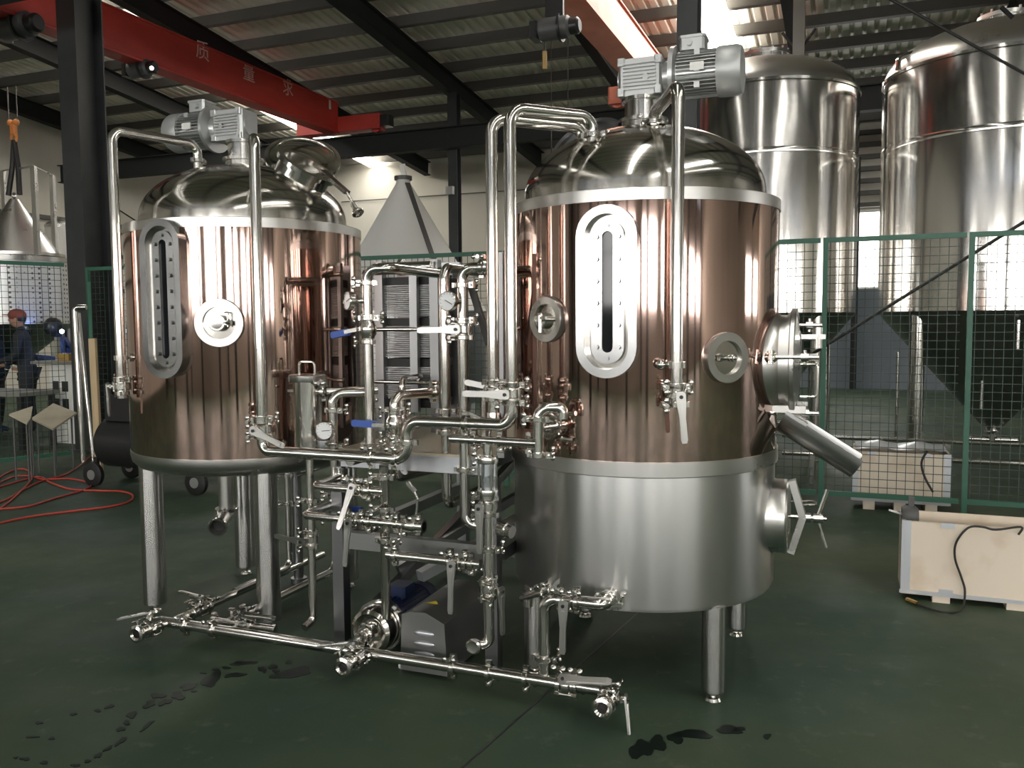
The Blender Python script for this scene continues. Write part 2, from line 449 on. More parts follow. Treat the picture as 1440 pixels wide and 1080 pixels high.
# purlins, rafters, columns, bracing
v = VB - .35
vlist = []
while v > VFR + .3: vlist.append(v); v -= 1.06
for v in vlist:
    m = MB(); m.box(W((UL + UR) / 2, v, roofz(v) - .10), UR - UL - .1, .07, .18); m.box(W((UL + UR) / 2, v + .04, roofz(v) - .185), UR - UL - .1, .09, .012)
    struct('purlin_beam', m, PURLIN)
FR = [-7.55 + 3.3 * k for k in range(-3, 8)]
for u in FR:
    for va, vb in ((VR, VB - .05), (VFR + .05, VR)):
        m = MB()
        for dz, w, h in ((-.22, .2, .014), (-.57, .2, .014)):
            m.bar(W(u, va, roofz(va) + dz), W(u, vb, roofz(vb) + dz), w, h)
        m.bar(W(u, va, roofz(va) - .395), W(u, vb, roofz(vb) - .395), .02, .34)
        struct('rafter_beam', m, BEAM)
c1 = on(133, 520, v=8.15); c2 = on(640, 300, v=15.85); c3 = on(969, 60, v=7.0)
struct('column', hcol(c1.dot(U), 8.15, roofz(8.15) - .58, .30, .42, 'u'), COLUMN)
struct('column', hcol(c2.dot(U), 15.85, roofz(15.85) - .58, .2, .2, 'u'), COLUMN)
struct('column', hcol(c3.dot(U), 7.0, roofz(7.0) - .58, .16, .2, 'u'), COLUMN)
for k in (-2, 4, 6): struct('column', hcol(FR[3 + k] if 0 <= 3 + k < len(FR) else 0, VB - .4, roofz(VB) - .58, .25, .3, 'u'), COLUMN)
for k in (0, 3, 6, 9): struct('column', hcol(FR[k], VFR + .4, roofz(VFR) - .58, .25, .35, 'u'), COLUMN)
# knee braces and rods up in the roof
def rod(a, b, r, name, mtl): m = MB(); m.cyl(a, b, r, n=8); return struct(name, m, mtl)
for px0, py0, px1, py1, vv in ((1100, 46, 1118, 68, 13.2), (1147, 40, 1130, 64, 13.2), (1408, 10, 1424, 25, 9.0)):
    rod(on(px0, py0, v=vv), on(px1, py1, v=vv), .02, 'trim_4', BEAM)
q = on(1124, 20, v=13.2)
m = MB(); m.box(Vec((q.x, q.y, 0)) + Z * ((q.z + on(1124, 98, v=13.2).z) / 2), .16, .12, (q.z - on(1124, 98, v=13.2).z) + .6); struct('trim_5', m, PURLIN)
# wall rails and bracing on the left end wall
m = MB()
for zz in (4.2, 3.4, 2.5): m.box(W(UL + .08, 10, zz), .1, 22, .1)
struct('trim_6', m, PURLIN)
for a, b in (((16, 3.4), (20.5, 5.2)), ((20.5, 3.4), (16, 5.2)), ((13.2, 2.6), (13.2, 5.4)), ((14.0, 2.6), (14.0, 5.4))):
    rod(W(UL + .2, *a), W(UL + .2, *b), .02, 'trim_7', BEAM)
# conduit along the back wall
a = on(480, 284, v=VB - .05); bq = on(760, 266, v=VB - .05); bq.z = a.z
rod(a, bq, .015, 'trim_8', PURLIN)

# ================================================================== cranes
def crane(name, label, px, py, vend, z0, h, w, mtl, vstart):
    e = on(px, py, v=vend); u = e.dot(U) - w / 2
    z0 = z0 or on(px, py, v=vend).z
    global z0c; z0c = z0
    T = Thing(name, label, 'crane', W(u, vend, z0))
    m = MB(); m.box(W(u, (vstart + vend) / 2, z0 + h / 2 + .05), w, vend - vstart, h); T.part('girder', m, mtl)
    m = MB(); m.box(W(u, (vstart + vend) / 2, z0 + .02), w + .04, vend - vstart, .035)
    m.box(W(u, (vstart + vend) / 2, z0 + h + .06), w + .06, vend - vstart, .025); T.part('flange', m, mtl)
    m = MB(); m.box(W(u + .1, vend + .12, z0 + .18), 2.0, .3, .3, bev=.03)
    for s in (-.75, .95): m.cyl(W(u + s, vend + .1, z0 + .10), W(u + s, vend + .22, z0 + .10), .12)
    T.part('end_carriage', m, mtl)
    m = MB(); m.box(W(u + 1.2, vend + .12, z0 + .18), .22, .24, .22, bev=.03); T.part('drive_motor', m, BLKPAINT)
    return T, u
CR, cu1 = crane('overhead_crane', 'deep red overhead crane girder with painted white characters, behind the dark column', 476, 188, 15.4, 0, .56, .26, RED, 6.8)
RVZ = z0c - .25; C1Z = z0c
C2, cu2 = crane('overhead_crane', 'salmon pink overhead crane girder with painted sunlight above the copper vessel beside skylight', 938, 157, 15.4, C1Z, .5, .36, SALMON, 6.8)
# crane runway along the hall
rw = MB()
for dz, w, h in ((.2, .2, .02), (-.2, .2, .02)): rw.bar(W(UL + .3, 15.6, RVZ + dz), W(UR - .3, 15.6, RVZ + dz), w, h)
rw.bar(W(UL + .3, 15.6, RVZ), W(UR - .3, 15.6, RVZ), .02, .38)
struct('runway_beam', rw, BEAM)
rw = MB()
for dz, w, h in ((.2, .2, .02), (-.2, .2, .02)): rw.bar(W(UL + .3, 6.7, RVZ + dz), W(UR - .3, 6.7, RVZ + dz), w, h)
rw.bar(W(UL + .3, 6.7, RVZ), W(UR - .3, 6.7, RVZ), .02, .38)
struct('runway_beam', rw, BEAM)
def glyph(ch, p, size, under):
    cu = bpy.data.curves.new('lettering', 'FONT'); cu.body = ch; cu.size = size; cu.extrude = .002; cu.align_x = 'CENTER'; cu.align_y = 'CENTER'
    t = bpy.data.objects.new('lettering_tmp', cu); col.objects.link(t)
    dg = bpy.context.evaluated_depsgraph_get(); me = bpy.data.meshes.new_from_object(t.evaluated_get(dg)); bpy.data.objects.remove(t)
    # lettering stands on the girder face, reading along it
    R = Matrix((V, Z, V.cross(Z))).transposed()
    for v_ in me.vertices: v_.co = R @ v_.co + p - under.loc
    me.materials.clear(); me.materials.append(CHALK)
    o = bpy.data.objects.new('lettering', me); col.objects.link(o); o.parent = under.o; o['label'] = 'painted character'
    return o
for ch, px, py in (('质', 285, 73), ('量', 350, 104), ('求', 405, 125)):
    q = on(px, py, u=cu1 + .135)
    glyph(ch, q, .33, CR)
# end plate stripe on the red girder
m = MB(); q = on(484, 160, u=cu1 + .14); m.box(W(cu1 + .135, 15.1, q.z + .08), .01, .06, .2); CR.part('nameplate', m, WHITE)
# hoists
def hoist(label, c, s, zg):
    T = Thing('chain_hoist', label, 'hoist', c - Z * (.25 * s))
    def q(u, v, z): return c + U * (u * s) + V * (v * s) + Z * (z * s)
    m = MB(); m.lathe([(0, -.30 * s), (.16 * s, -.30 * s), (.2 * s, -.26 * s), (.2 * s, .26 * s), (.16 * s, .30 * s), (0, .30 * s)], c, U, 24); T.part('drum', m, CASTDARK)
    m = MB(); m.lathe([(0, .3 * s), (.15 * s, .3 * s), (.15 * s, .44 * s), (.11 * s, .48 * s), (0, .48 * s)], c, U, 20); T.part('motor', m, BLKPAINT)
    m = MB(); m.box(q(-.37, 0, -.02), .14 * s, .36 * s, .30 * s, bev=.03 * s); T.part('gearbox', m, BLKPAINT)
    m = MB(); m.lathe([(.2 * s, .10 * s), (.25 * s, .10 * s), (.25 * s, .14 * s), (.2 * s, .14 * s)], c, U, 24, closed=True); T.part('rope_guide', m, BLKPAINT)
    m = MB(); h = zg - c.z; m.box(c + Z * (h / 2 + .09 * s), .34 * s, .08 * s, max(.04, h - .18 * s)); T.part('trolley', m, BLKPAINT)
    return T
c = on(780, 40, v=9.4); zg2 = C2.loc.z + .02
H2 = hoist('dark chain hoist with orange pendant hanging under the salmon crane girder', c, .62, max(zg2, c.z + .2))
hp = c - U * .12 - Z * .12
m = MB(); m.cyl(hp, Vec((hp.x, hp.y, on(768, 73, v=9.4).z)), .01, n=8); H2.part('pendant_cable', m, CABLE)
pz0, pz1 = on(768, 97, v=9.4).z, on(768, 72, v=9.4).z
m = MB(); m.box(Vec((hp.x, hp.y, (pz0 + pz1) / 2)), .05, .04, pz1 - pz0, bev=.01); H2.part('pendant_control', m, mat('pendant_tan', (.5, .33, .12), .6))
for du in (-.06, .14):
    m = MB(); q_ = c + U * du + V * .05; m.cyl(q_ - Z * .1, Vec((q_.x, q_.y, 2.3)), .006, n=6); H2.part('chain', m, CHAINM)
q = on(197, 97, u=cu1)
H1 = hoist('small dark hoist unit with a lamp under the red crane girder', q, .62, C1Z)
m = MB(); m.ball(q + U * .32 - V * .1 - Z * .05, .03); H1.part('lamp', m, emis('lamp_bulb', (1, .95, .85), 3))
q = on(24, 37, u=cu1)
H3 = hoist('dark hoist on the red crane girder holding the hoisted steel cone', q, .8, C1Z)

# ================================================================== tall fermenters on the right
def fermenter(label, c, R, zt, zb, cone_z, legs, pipe=False):
    T = Thing('fermentation_tank', label, 'tank', Vec((c.x, c.y, 0)))
    ax = Z; o = Vec((c.x, c.y, 0))
    m = MB(); m.lathe([(R, zb), (R, zt)], o, ax, 96); T.part('shell', m, TANK)
    m = MB(); 
    for zz in (zt - .75,): m.lathe([(R + .001, zz - .03), (R + .004, zz - .02), (R + .004, zz + .02), (R + .001, zz + .03)], o, ax, 96)
    m.lathe([(R + .001, zt - .02), (R + .012, zt - .01), (R + .012, zt + .02), (R - .03, zt + .035)], o, ax, 96)
    T.part('weld_band', m, TANK)
    m = MB(); pr = []
    for k in range(13):
        a = pi / 2 * k / 12; pr.append(((R - .01) * cos(a), zt + .02 + R * .42 * sin(a)))
    pr[-1] = (0, pr[-1][1]); m.lathe(pr, o, ax, 72); T.part('dome', m, SATIN)
    zh = zt + .02 + R * .42
    m = MB(); m.lathe([(.24, zh - .05), (.24, zh + .06), (.28, zh + .06), (.28, zh + .1), (.1, zh + .13), (0, zh + .13)], o, ax, 32)
    for k in range(12):
        a = 2 * pi * k / 12; m.cyl(o + Vec((.26 * cos(a), .26 * sin(a), zh + .03)), o + Vec((.26 * cos(a), .26 * sin(a), zh + .13)), .014, n=8)
    T.part('manway', m, SATIN)
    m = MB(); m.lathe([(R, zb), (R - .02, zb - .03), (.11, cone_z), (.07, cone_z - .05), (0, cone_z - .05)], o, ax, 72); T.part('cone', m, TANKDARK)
    m = MB(); m.cyl(o + Z * (cone_z - .04), o + Z * (cone_z - .2), .04); m.lathe([(.04, 0), (.075, 0), (.075, .03), (.04, .03)], o + Z * (cone_z - .1), Z, 20); m.cyl(o + Z * (cone_z - .16) - U * .25, o + Z * (cone_z - .16) + U * .25, .03); m.ball(o + Z * (cone_z - .05) - V * .1, .035)
    T.part('outlet_valve', m, STEEL)
    for (lx, ly) in legs:
        p = Vec((lx, ly, 0)); m = MB(); m.cyl(p + Z * .06, p + Z * (zb + .05), .075, n=24); l = T.part('leg', m, STEEL)
        m = MB(); m.cyl(p, p + Z * .07, .03, n=12); m.cyl(p, p + Z * .02, .07, n=16); T.part('foot', m, STEEL, under=l)
    return T
CA = Vec((3.06, 10.45, 0)); RA = 1.06
CB = Vec((5.32, 9.4, 0)); RB = 1.2
def leg4(c, R, ph): return [(c.x + R * cos(radians(ph + 90 * k)), c.y + R * sin(radians(ph + 90 * k))) for k in range(4)]
fermenter('tall mirror-polished tank with conical bottom behind the agitator motor, left of two', CA, RA, 4.2, 1.68, .5, leg4(CA, RA - .1, -69))
FB = fermenter('tall mirror-polished tank with conical bottom cut off by the frame edge, nearer of two', CB, RB, 4.2, 1.68, .42, leg4(CB, RB - .1, -160))
# pipe over the dome of the nearer tank
r = Route(on(1263, 98, Y=9.2)); r.z(py=82); a = r.p[-1]
m = MB(); m.tube([r.p[0], a, on(1395, 37, Y=9.3), on(1402, 45, Y=9.3)], .03, 10); FB.part('spray_pipe', m, STEEL)
for px, y0, y1, Yd in ((1263, 495, 640, 9.6), (1432, 450, 492, 8.3), (1381, 535, 575, 8.9)):
    r = Route(on(px, y0, Y=Yd)); r.z(py=y1)
    m = MB(); m.tube(r.p, .016, 8); FB.part('sample_pipe', m, STEEL)
# low pipe run on the floor along the tanks
def lowpipe(label, pxa, pya, pxb, Yd, rr):
    a = on(pxa, pya, Y=Yd); r = Route(a); r.u(px=pxb)
    m = MB(); m.tube(r.p, rr, 10)
    for t in (0.1, .5, .9):
        q = r.p[0].lerp(r.p[-1], t); m.box(Vec((q.x, q.y, q.z / 2 - .01)), .05, .05, max(.02, q.z - .02))
    single('floor_pipe', m, STEEL, label, 'pipe')
lowpipe('long thin steel pipe low under the tall tanks, upper of two', 1100, 612, 1600, 8.6, .02)
lowpipe('long thin steel pipe low in front of the tall tanks, lower of two', 1100, 636, 1560, 7.9, .026)

# ================================================================== green mesh fence
FV = 7.65
def fence(label, a, b, z0=.13, z1=2.28, brace=False, last=False):
    T = Thing('fence_panel', label, 'fence', Vec((a.x, a.y, 0)).lerp(Vec((b.x, b.y, 0)), .5))
    d = (b - a).normalized(); L = (b - a).length; n = Z.cross(d)
    for s in ((.02, L - .02) if last else (.02,)):
        m = MB(); m.box(a + d * s + Z * (z1 / 2), .04, .04, z1, (d, n, Z)); T.part('post', m, GREEN)
    for zz in (z0, z1 - .02):
        m = MB(); m.box(a + d * (L / 2 + .02) + Z * zz, L - .04, .035, .04, (d, n, Z)); T.part('rail', m, GREEN)
    m = MB(); k = .06
    while k < L - .03: m.box(a + d * k + Z * ((z0 + z1) / 2), .005, .005, z1 - z0 - .04, (d, n, Z)); k += .068
    zz = z0 + .07
    while zz < z1 - .04: m.box(a + d * (L / 2) + n * .004 + Z * zz, L - .06, .005, .005, (d, n, Z)); zz += .068
    T.part('wire_mesh', m, WIRE)
    if brace:
        m = MB(); m.bar(a + d * .06 + n * -.03 + Z * 2.1, a + d * .62 - n * .55 + Z * .03, .035, .035); T.part('brace', m, GREEN)
    return T
us = [on(126, 500, v=FV).dot(U), -6.4, -4.9, -3.1, -1.31, -.22, .865, 1.95, 3.9]
fl_ = ['green wire mesh fence panel with a slanting brace beside the dark column', 'green wire mesh fence panel behind the left copper vessel', 'green wire mesh fence panel in front of the white cone',
       'green wire mesh fence panel behind the right copper vessel', 'green wire mesh fence panel with the chute end in front of it', 'green wire mesh fence panel standing in front of the crate with plastic film', 'green wire mesh fence panel in front of the nearer tall tank', 'green wire mesh fence panel in front of the tall tank, past the frame edge']
for k in range(len(us) - 1): fence(fl_[k], W(us[k] + .01, FV), W(us[k + 1] - .01, FV), brace=(k == 0), last=(k == len(us) - 2))
a = on(101, 634, z=.15); b2 = on(-45, 650, z=.15); a.z = b2.z = 0
fence('green wire mesh fence panel in front of the workmen, left of the dark column', b2, a, z1=2.3)
# dark bracing rod behind the fence and the black cable up by the tank
r0 = on(1445, 309, v=FV + .25); r1 = on(1132, 504, v=FV + .12)
kk = r1.z / (r0.z - r1.z); m = MB(); m.cyl(r1 - (r0 - r1) * kk, r0 + (r0 - r1) * 2.4, .014, n=8); single('brace_rod', m, CABLE, 'thin dark rod slanting behind the mesh fence on the right', 'rod')
r0 = on(1240, -8, Y=7.2); r1 = on(1470, 120, Y=7.2)
m = MB(); m.cyl(r0 + (r0 - r1) * 1.2, r1 - (r0 - r1) * 1.2, .013, n=8); single('hanging_cable', m, CABLE, 'dark slanting cable crossing the dome of the nearer tall tank', 'cable')

# ================================================================== crates
def crate(label, p0, du, dv, h, film=False, base=.09, open_=True):
    T = Thing('plywood_crate', label, 'crate', W(p0[0] + du / 2, p0[1] + dv / 2))
    u0, v0 = p0; t = .018
    m = MB(); m.box(W(u0 + du / 2, v0 + t / 2, base + h / 2), du, t, h); T.part('side_panel', m, WOOD)
    m = MB(); m.box(W(u0 + du / 2, v0 + dv - t / 2, base + h / 2), du, t, h); T.part('side_panel', m, WOOD)
    for uu in (u0 + t / 2, u0 + du - t / 2):
        m = MB(); m.box(W(uu, v0 + dv / 2, base + h / 2), t, dv - 2 * t, h); T.part('end_panel', m, WOOD)
    m = MB(); m.box(W(u0 + du / 2, v0 + dv / 2, base - .01), du, dv, .02); T.part('bottom', m, WOOD)
    for uu, s in ((u0, 1), (u0 + du, -1)):
        m = MB(); m.prism([(-s * .004, -.004), (s * .045, -.004), (s * .045, 0), (0, 0), (0, .045), (-s * .004, .045)], W(uu, v0, base - .005), U, V, h + .01)
        T.part('corner_strip', m, GALV)
    m = MB(); m.box(W(u0 + du / 2, v0 - .004, base - .006), du + .02, .008, .02); T.part('edge_strip', m, GALV)
    for q in (.18, .5, .82):
        m = MB(); m.box(W(u0 + du * q, v0 + dv / 2, (base - .02) / 2), .09, dv, base - .02); T.part('skid', m, WOOD)
    for q in (.2, .75):
        for zz in (base + .01, base + h - .01):
            m = MB(); m.box(W(u0 + du * q, v0 - .004, zz), .07, .006, .03); T.part('clip', m, GALV)
    if film:
        m = MB(); n = 12; vs = []; 
        for i in range(n + 1):
            for j in range(5):
                vs.append(W(u0 + .02 + (du - .04) * i / n, v0 + .02 + (dv - .04) * j / 4, base + h + .012 + .05 * abs(sin(i * .55)) * (1 - abs(j - 2) / 3) + .012 * random.random()))
        fs = [[i * 5 + j, (i + 1) * 5 + j, (i + 1) * 5 + j + 1, i * 5 + j + 1] for i in range(n) for j in range(4)]
        m.add(vs, fs); single('plastic_film', m, PLASTIC, 'crumpled grey plastic film over the crate behind the fence', 'film')
    return T
q = on(1267, 829, z=.055); qu, qv = uv(q)
crate('open plywood crate with grey metal edges in front of the fence', (qu, qv), 1.15, .32, .40, base=.055)
NC = (qu, qv)
q = on(1198, 706, z=.06); qu2, qv2 = uv(q)
crate('smaller plywood crate with plastic film standing behind the mesh fence', (qu2, max(qv2, FV + .06)), .74, .5, .40, film=True)
# cable over the open crate
pts = [(1432, 752, 0), (1436, 741, 0), (1400, 745, 0), (1382, 741, 0), (1362, 742, 0), (1345, 762, 0), (1343, 785, 0), (1352, 812, 0), (1357, 832, 0)]
P = [on(x, y, v=NC[1] - .03) for x, y, _ in pts]
P += [on(1352, 857, z=.01), on(1330, 861, z=.01), on(1310, 857, z=.01), on(1290, 850, z=.01)]
def smooth(P, k=5):
    out = []
    for i in range(len(P) - 1):
        a, b, c, d = P[max(i - 1, 0)], P[i], P[i + 1], P[min(i + 2, len(P) - 1)]
        for j in range(k):
            t = j / k
            out.append(.5 * ((2 * b) + (c - a) * t + (2 * a - 5 * b + 4 * c - d) * t * t + (3 * b - a - 3 * c + d) * t ** 3))
    out.append(P[-1]); return out
T = Thing('welding_cable', 'black cable looped over the open plywood crate onto the floor', 'cable', P[-1])
m = MB(); m.tube(smooth(P), .006, 8, bend=0); T.part('lead', m, CABLE)
m = MB(); m.cyl(P[-1] + Z * .004, on(1275, 843, z=.018), .013, n=10); T.part('plug', m, BRASS)
P = [on(x, y, v=FV - .06) for x, y in ((1304, 634), (1296, 650), (1300, 670), (1312, 692))]
m = MB(); m.tube(smooth(P), .009, 8, bend=0); single('welding_cable', m, CABLE, 'brown cable hanging on the fence in front of the smaller crate', 'cable')
# small box and white rod beside the open crate
T = Thing('toggle_clamp', 'small grey metal clamp and rod beside the open crate corner', 'clamp', on(1275, 728, z=.5))
q = on(1281, 725, v=NC[1] + .1); m = MB(); m.lathe([(0, 0), (.05, 0), (.06, .02), (.06, .07), (.04, .09), (0, .09)], q - U * .05, U, 16); m.box(q + Z * .07, .03, .03, .08); T.part('body', m, CASTDARK)
m = MB(); m.cyl(on(1250, 717, v=NC[1] + .08), q - U * .03, .006, n=8); T.part('rod', m, WHITE)

q = on(633, 268, v=15.66)
m = MB(); m.box(q, .16, .1, .16, bev=.01); single('junction_box', m, CAST, 'small grey junction box on the thin dark column behind the white cone', 'box')
# ================================================================== white cone behind the fence
A = on(567, 246, Y=11.6); b0 = Vec((A.x, A.y, 0)); zc = 1.75
T = Thing('hopper_cone', 'large white cone standing behind the fence between the copper vessels', 'cone', b0)
m = MB(); m.lathe([(1.1, zc), (.1, A.z - .12), (.085, A.z - .06), (0, A.z - .06)], b0, Z, 64); T.part('cone', m, WHITE)
m = MB(); a_ = radians(-52)
dirn = Vec((cos(a_), sin(a_), 0)); tn = Vec((-sin(a_), cos(a_), 0))
q0 = b0 + dirn * 1.1 + Z * zc; q1 = b0 + dirn * .1 + Z * (A.z - .12)
m.bar(q0 + dirn * .004, q1 + dirn * .004, .07, .02, upv=dirn); T.part('seam_strip', m, CASTDARK)
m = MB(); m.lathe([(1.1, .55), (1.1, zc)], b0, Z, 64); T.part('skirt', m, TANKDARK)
m = MB(); m.lathe([(.07, A.z - .07), (.12, A.z - .07), (.12, A.z - .02), (.03, A.z - .02), (0, A.z - .02)], b0, Z, 20); T.part('flange', m, CASTDARK)
m = MB(); m.bar(b0 + Z * (A.z - .03) + U * .02, b0 + Z * (A.z + .14) - U * .01, .07, .03, upv=V); T.part('handle', m, WHITE)
for k in range(3):
    a_ = radians(30 + 120 * k); p = b0 + Vec((cos(a_), sin(a_), 0)) * 1.0
    m = MB(); m.cyl(p, p + Z * .6, .06); T.part('leg', m, TANKDARK)

# ================================================================== left background
YB = 13.2
c = on(12, 470, Y=YB); c0 = Vec((c.x, c.y, 0)); Rc = .93
T = Thing('jacketed_tank', 'bright dimple jacketed tank behind the workmen on the left', 'tank', c0)
m = MB(); m.lathe([(Rc, 1.62), (Rc, 2.55)], c0, Z, 64); T.part('jacket', m, DIMPLE)
m = MB(); m.lathe([(Rc + .03, 2.55), (Rc + .03, 2.62), (0, 2.62)], c0, Z, 64); T.part('rim', m, SATIN)
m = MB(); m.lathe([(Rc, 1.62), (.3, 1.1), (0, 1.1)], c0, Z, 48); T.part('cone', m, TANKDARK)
for k in range(4):
    a_ = radians(45 + 90 * k); p = c0 + Vec((cos(a_), sin(a_), 0)) * (Rc - .08); m = MB(); m.cyl(p, p + Z * 1.7, .05); T.part('leg', m, TANKDARK)
ap = on(20, 280, Y=YB); zt = ap.z; c1_ = Vec((ap.x, ap.y, 0)); zb_ = 2.66
T = Thing('steel_cone', 'steel tank cone hanging from the orange hook above the jacketed tank', 'cone', c1_ + Z * zb_)
m = MB(); m.lathe([(.62, zb_), (.60, zb_ + .02), (.06, zt), (0, zt)], c1_, Z, 48); T.part('cone', m, SATIN)
m = MB(); m.lathe([(.60, zb_ - .015), (.66, zb_ - .015), (.66, zb_ + .03), (.60, zb_ + .03)], c1_, Z, 48, closed=True); T.part('rim', m, SATIN)
m = MB(); 
for k in range(12):
    a_ = pi * k / 12 * 2
m.lathe([(.03, -.012), (.05, 0), (.03, .012), (.015, 0)], c1_ + Z * (zt + .05), V, 16, closed=True); T.part('lifting_eye', m, SATIN)
T = Thing('tube_frame', 'bright steel tube frame standing around the hanging cone', 'frame', c1_ + Z * zb_)
for px, y0, y1, Yd in ((47, 234, 358, 12.6), (73, 246, 358, 14.1), (4, 240, 300, 13.9)):
    r = Route(on(px, y0, Y=Yd)); m = MB(); q = r.p[0]; m.box(Vec((q.x, q.y, (q.z + 2.62) / 2)), .085, .05, q.z - 2.62); T.part('post', m, SATIN)
tops = [on(47, 234, Y=12.6), on(73, 246, Y=14.1), on(4, 240, Y=13.9)]
for i, j in ((0, 1), (0, 2)):
    m = MB(); m.cyl(tops[i], tops[j], .014, n=8); T.part('rail', m, SATIN)
hk = on(19, 182, Y=YB)
T = Thing('crane_hook', 'orange crane hook with chain and dark slings above the steel cone', 'hook', hk)
m = MB(); m.box(hk, .12, .08, .14, bev=.03); m.lathe([(.05, -.02), (.09, 0), (.05, .02), (.03, 0)], hk - Z * .12, V, 16, closed=True); m.ball(hk + Z * .1 + U * .06, .05); m.ball(hk + Z * .1 - U * .06, .05); T.part('hook', m, ORANGE)
for du in (-.09, .09):
    m = MB(); m.cyl(hk + U * du + Z * .08, Vec((hk.x, hk.y, 5.2)) + U * du, .009, n=6); T.part('chain', m, CHAINM)
for s in (-1, 1):
    m = MB(); m.tube([hk - Z * .16, hk - Z * .55 + U * (.06 * s), c1_ + Z * (zt + .06) + U * (.12 * s)], .04, 8, bend=.05); T.part('sling', m, CABLE)
c = on(92, 380, Y=15.5); c0 = Vec((c.x, c.y, 0))
T = Thing('storage_tank', 'pale steel cylinder tank partly hidden by the dark column', 'tank', c0)
m = MB(); m.lathe([(.3, 1.0), (.3, 3.35)], c0, Z, 40); T.part('shell', m, mat('pale_shell', (.7, .68, .64), .4, .3))
m = MB(); m.lathe([(.31, 3.33), (.31, 3.38), (.22, 3.46), (0, 3.5)], c0, Z, 40); T.part('lid', m, SATIN)
for k in range(3):
    a_ = radians(90 + 120 * k); p = c0 + Vec((cos(a_), sin(a_), 0)) * .24; m = MB(); m.cyl(p, p + Z * 1.0, .04); T.part('leg', m, TANKDARK)

# workbench with tools
q = on(20, 555, Y=10.9); tb = q.z; qu, qv = uv(q)
T = Thing('workbench', 'dark steel workbench in front of the workman with the cap', 'workbench', W(qu - .3, qv + .3))
m = MB(); m.box(W(qu - .5, qv + .25, tb), 1.3, .6, .05); T.part('top', m, mat('bench_top', (.22, .22, .2), .5))
for du, dv in ((-1.08, .02), (.08, .02), (-1.08, .48), (.08, .48)):
    m = MB(); m.box(W(qu + du, qv + dv, (tb - .02) / 2), .06, .06, tb - .02); T.part('leg', m, BLKPAINT)
q = on(84, 512, Y=11.5); qu, qv = uv(q); zb = q.z
T = Thing('control_cabinet', 'pale grey cabinet with dark slots under the welding table', 'cabinet', W(qu, qv))
m = MB(); m.box(W(qu, qv + .2, zb / 2), .42, .4, zb, bev=.01); T.part('body', m, WHITE)
m = MB()
for du in (-.09, .08):
    for zz in (.72, .5): m.box(W(qu + du, qv - .002, zb * zz), .11, .006, zb * .13)
T.part('slot_shade', m, BLKPAINT)  # shade of the open slots, drawn as black boxes
m = MB(); m.box(W(qu - .05, qv + .2, zb + .02), .75, .6, .04); T.part('table_top', m, mat('bench_top2', (.2, .19, .17), .6))
T = Thing('welding_jig', 'brass coloured jig with an upright bar on the welding table', 'jig', W(qu - .02, qv + .1, zb + .04))
m = MB(); m.box(W(qu + .02, qv + .1, zb + .09), .2, .12, .1); T.part('block', m, BRASS)
m = MB(); m.box(W(qu - .14, qv + .1, zb + .2), .05, .05, .32); T.part('upright', m, SATIN)

# people
def skinned(name, mtl, chains, loc, parent=None, sub=2):
    vs = []; es = []; rs = []; idx = {}
    for ch in chains:
        pr = None
        for p_, r_ in ch:
            key = tuple(round(x, 4) for x in p_)
            if key not in idx: idx[key] = len(vs); vs.append(Vec(p_) ); rs.append(r_)
            if pr is not None: es.append((pr, idx[key]))
            pr = idx[key]
    me = bpy.data.meshes.new(name); me.from_pydata(vs, es, []); o = bpy.data.objects.new(name, me); col.objects.link(o)
    if parent: o.parent = parent
    else: o.location = loc
    sk = o.modifiers.new('skin', 'SKIN'); sk.use_smooth_shade = True
    for i, d in enumerate(me.skin_vertices[0].data):
        d.radius = (rs[i], rs[i]) if not isinstance(rs[i], tuple) else rs[i]; d.use_root = (i == 0)
    sb = o.modifiers.new('subdiv', 'SUBSURF'); sb.levels = 1; sb.render_levels = sub
    me.materials.append(mtl); return o
SKIN = mat('skin', (.42, .24, .16), .55)
NAVY = mat('navy_jacket', (.016, .018, .026), .8)
DENIM = mat('dark_trousers', (.02, .021, .024), .8)
WORKBLUE = mat('work_blue', (.014, .03, .085), .75)
CAPRED = mat('cap_red', (.22, .05, .035), .7)
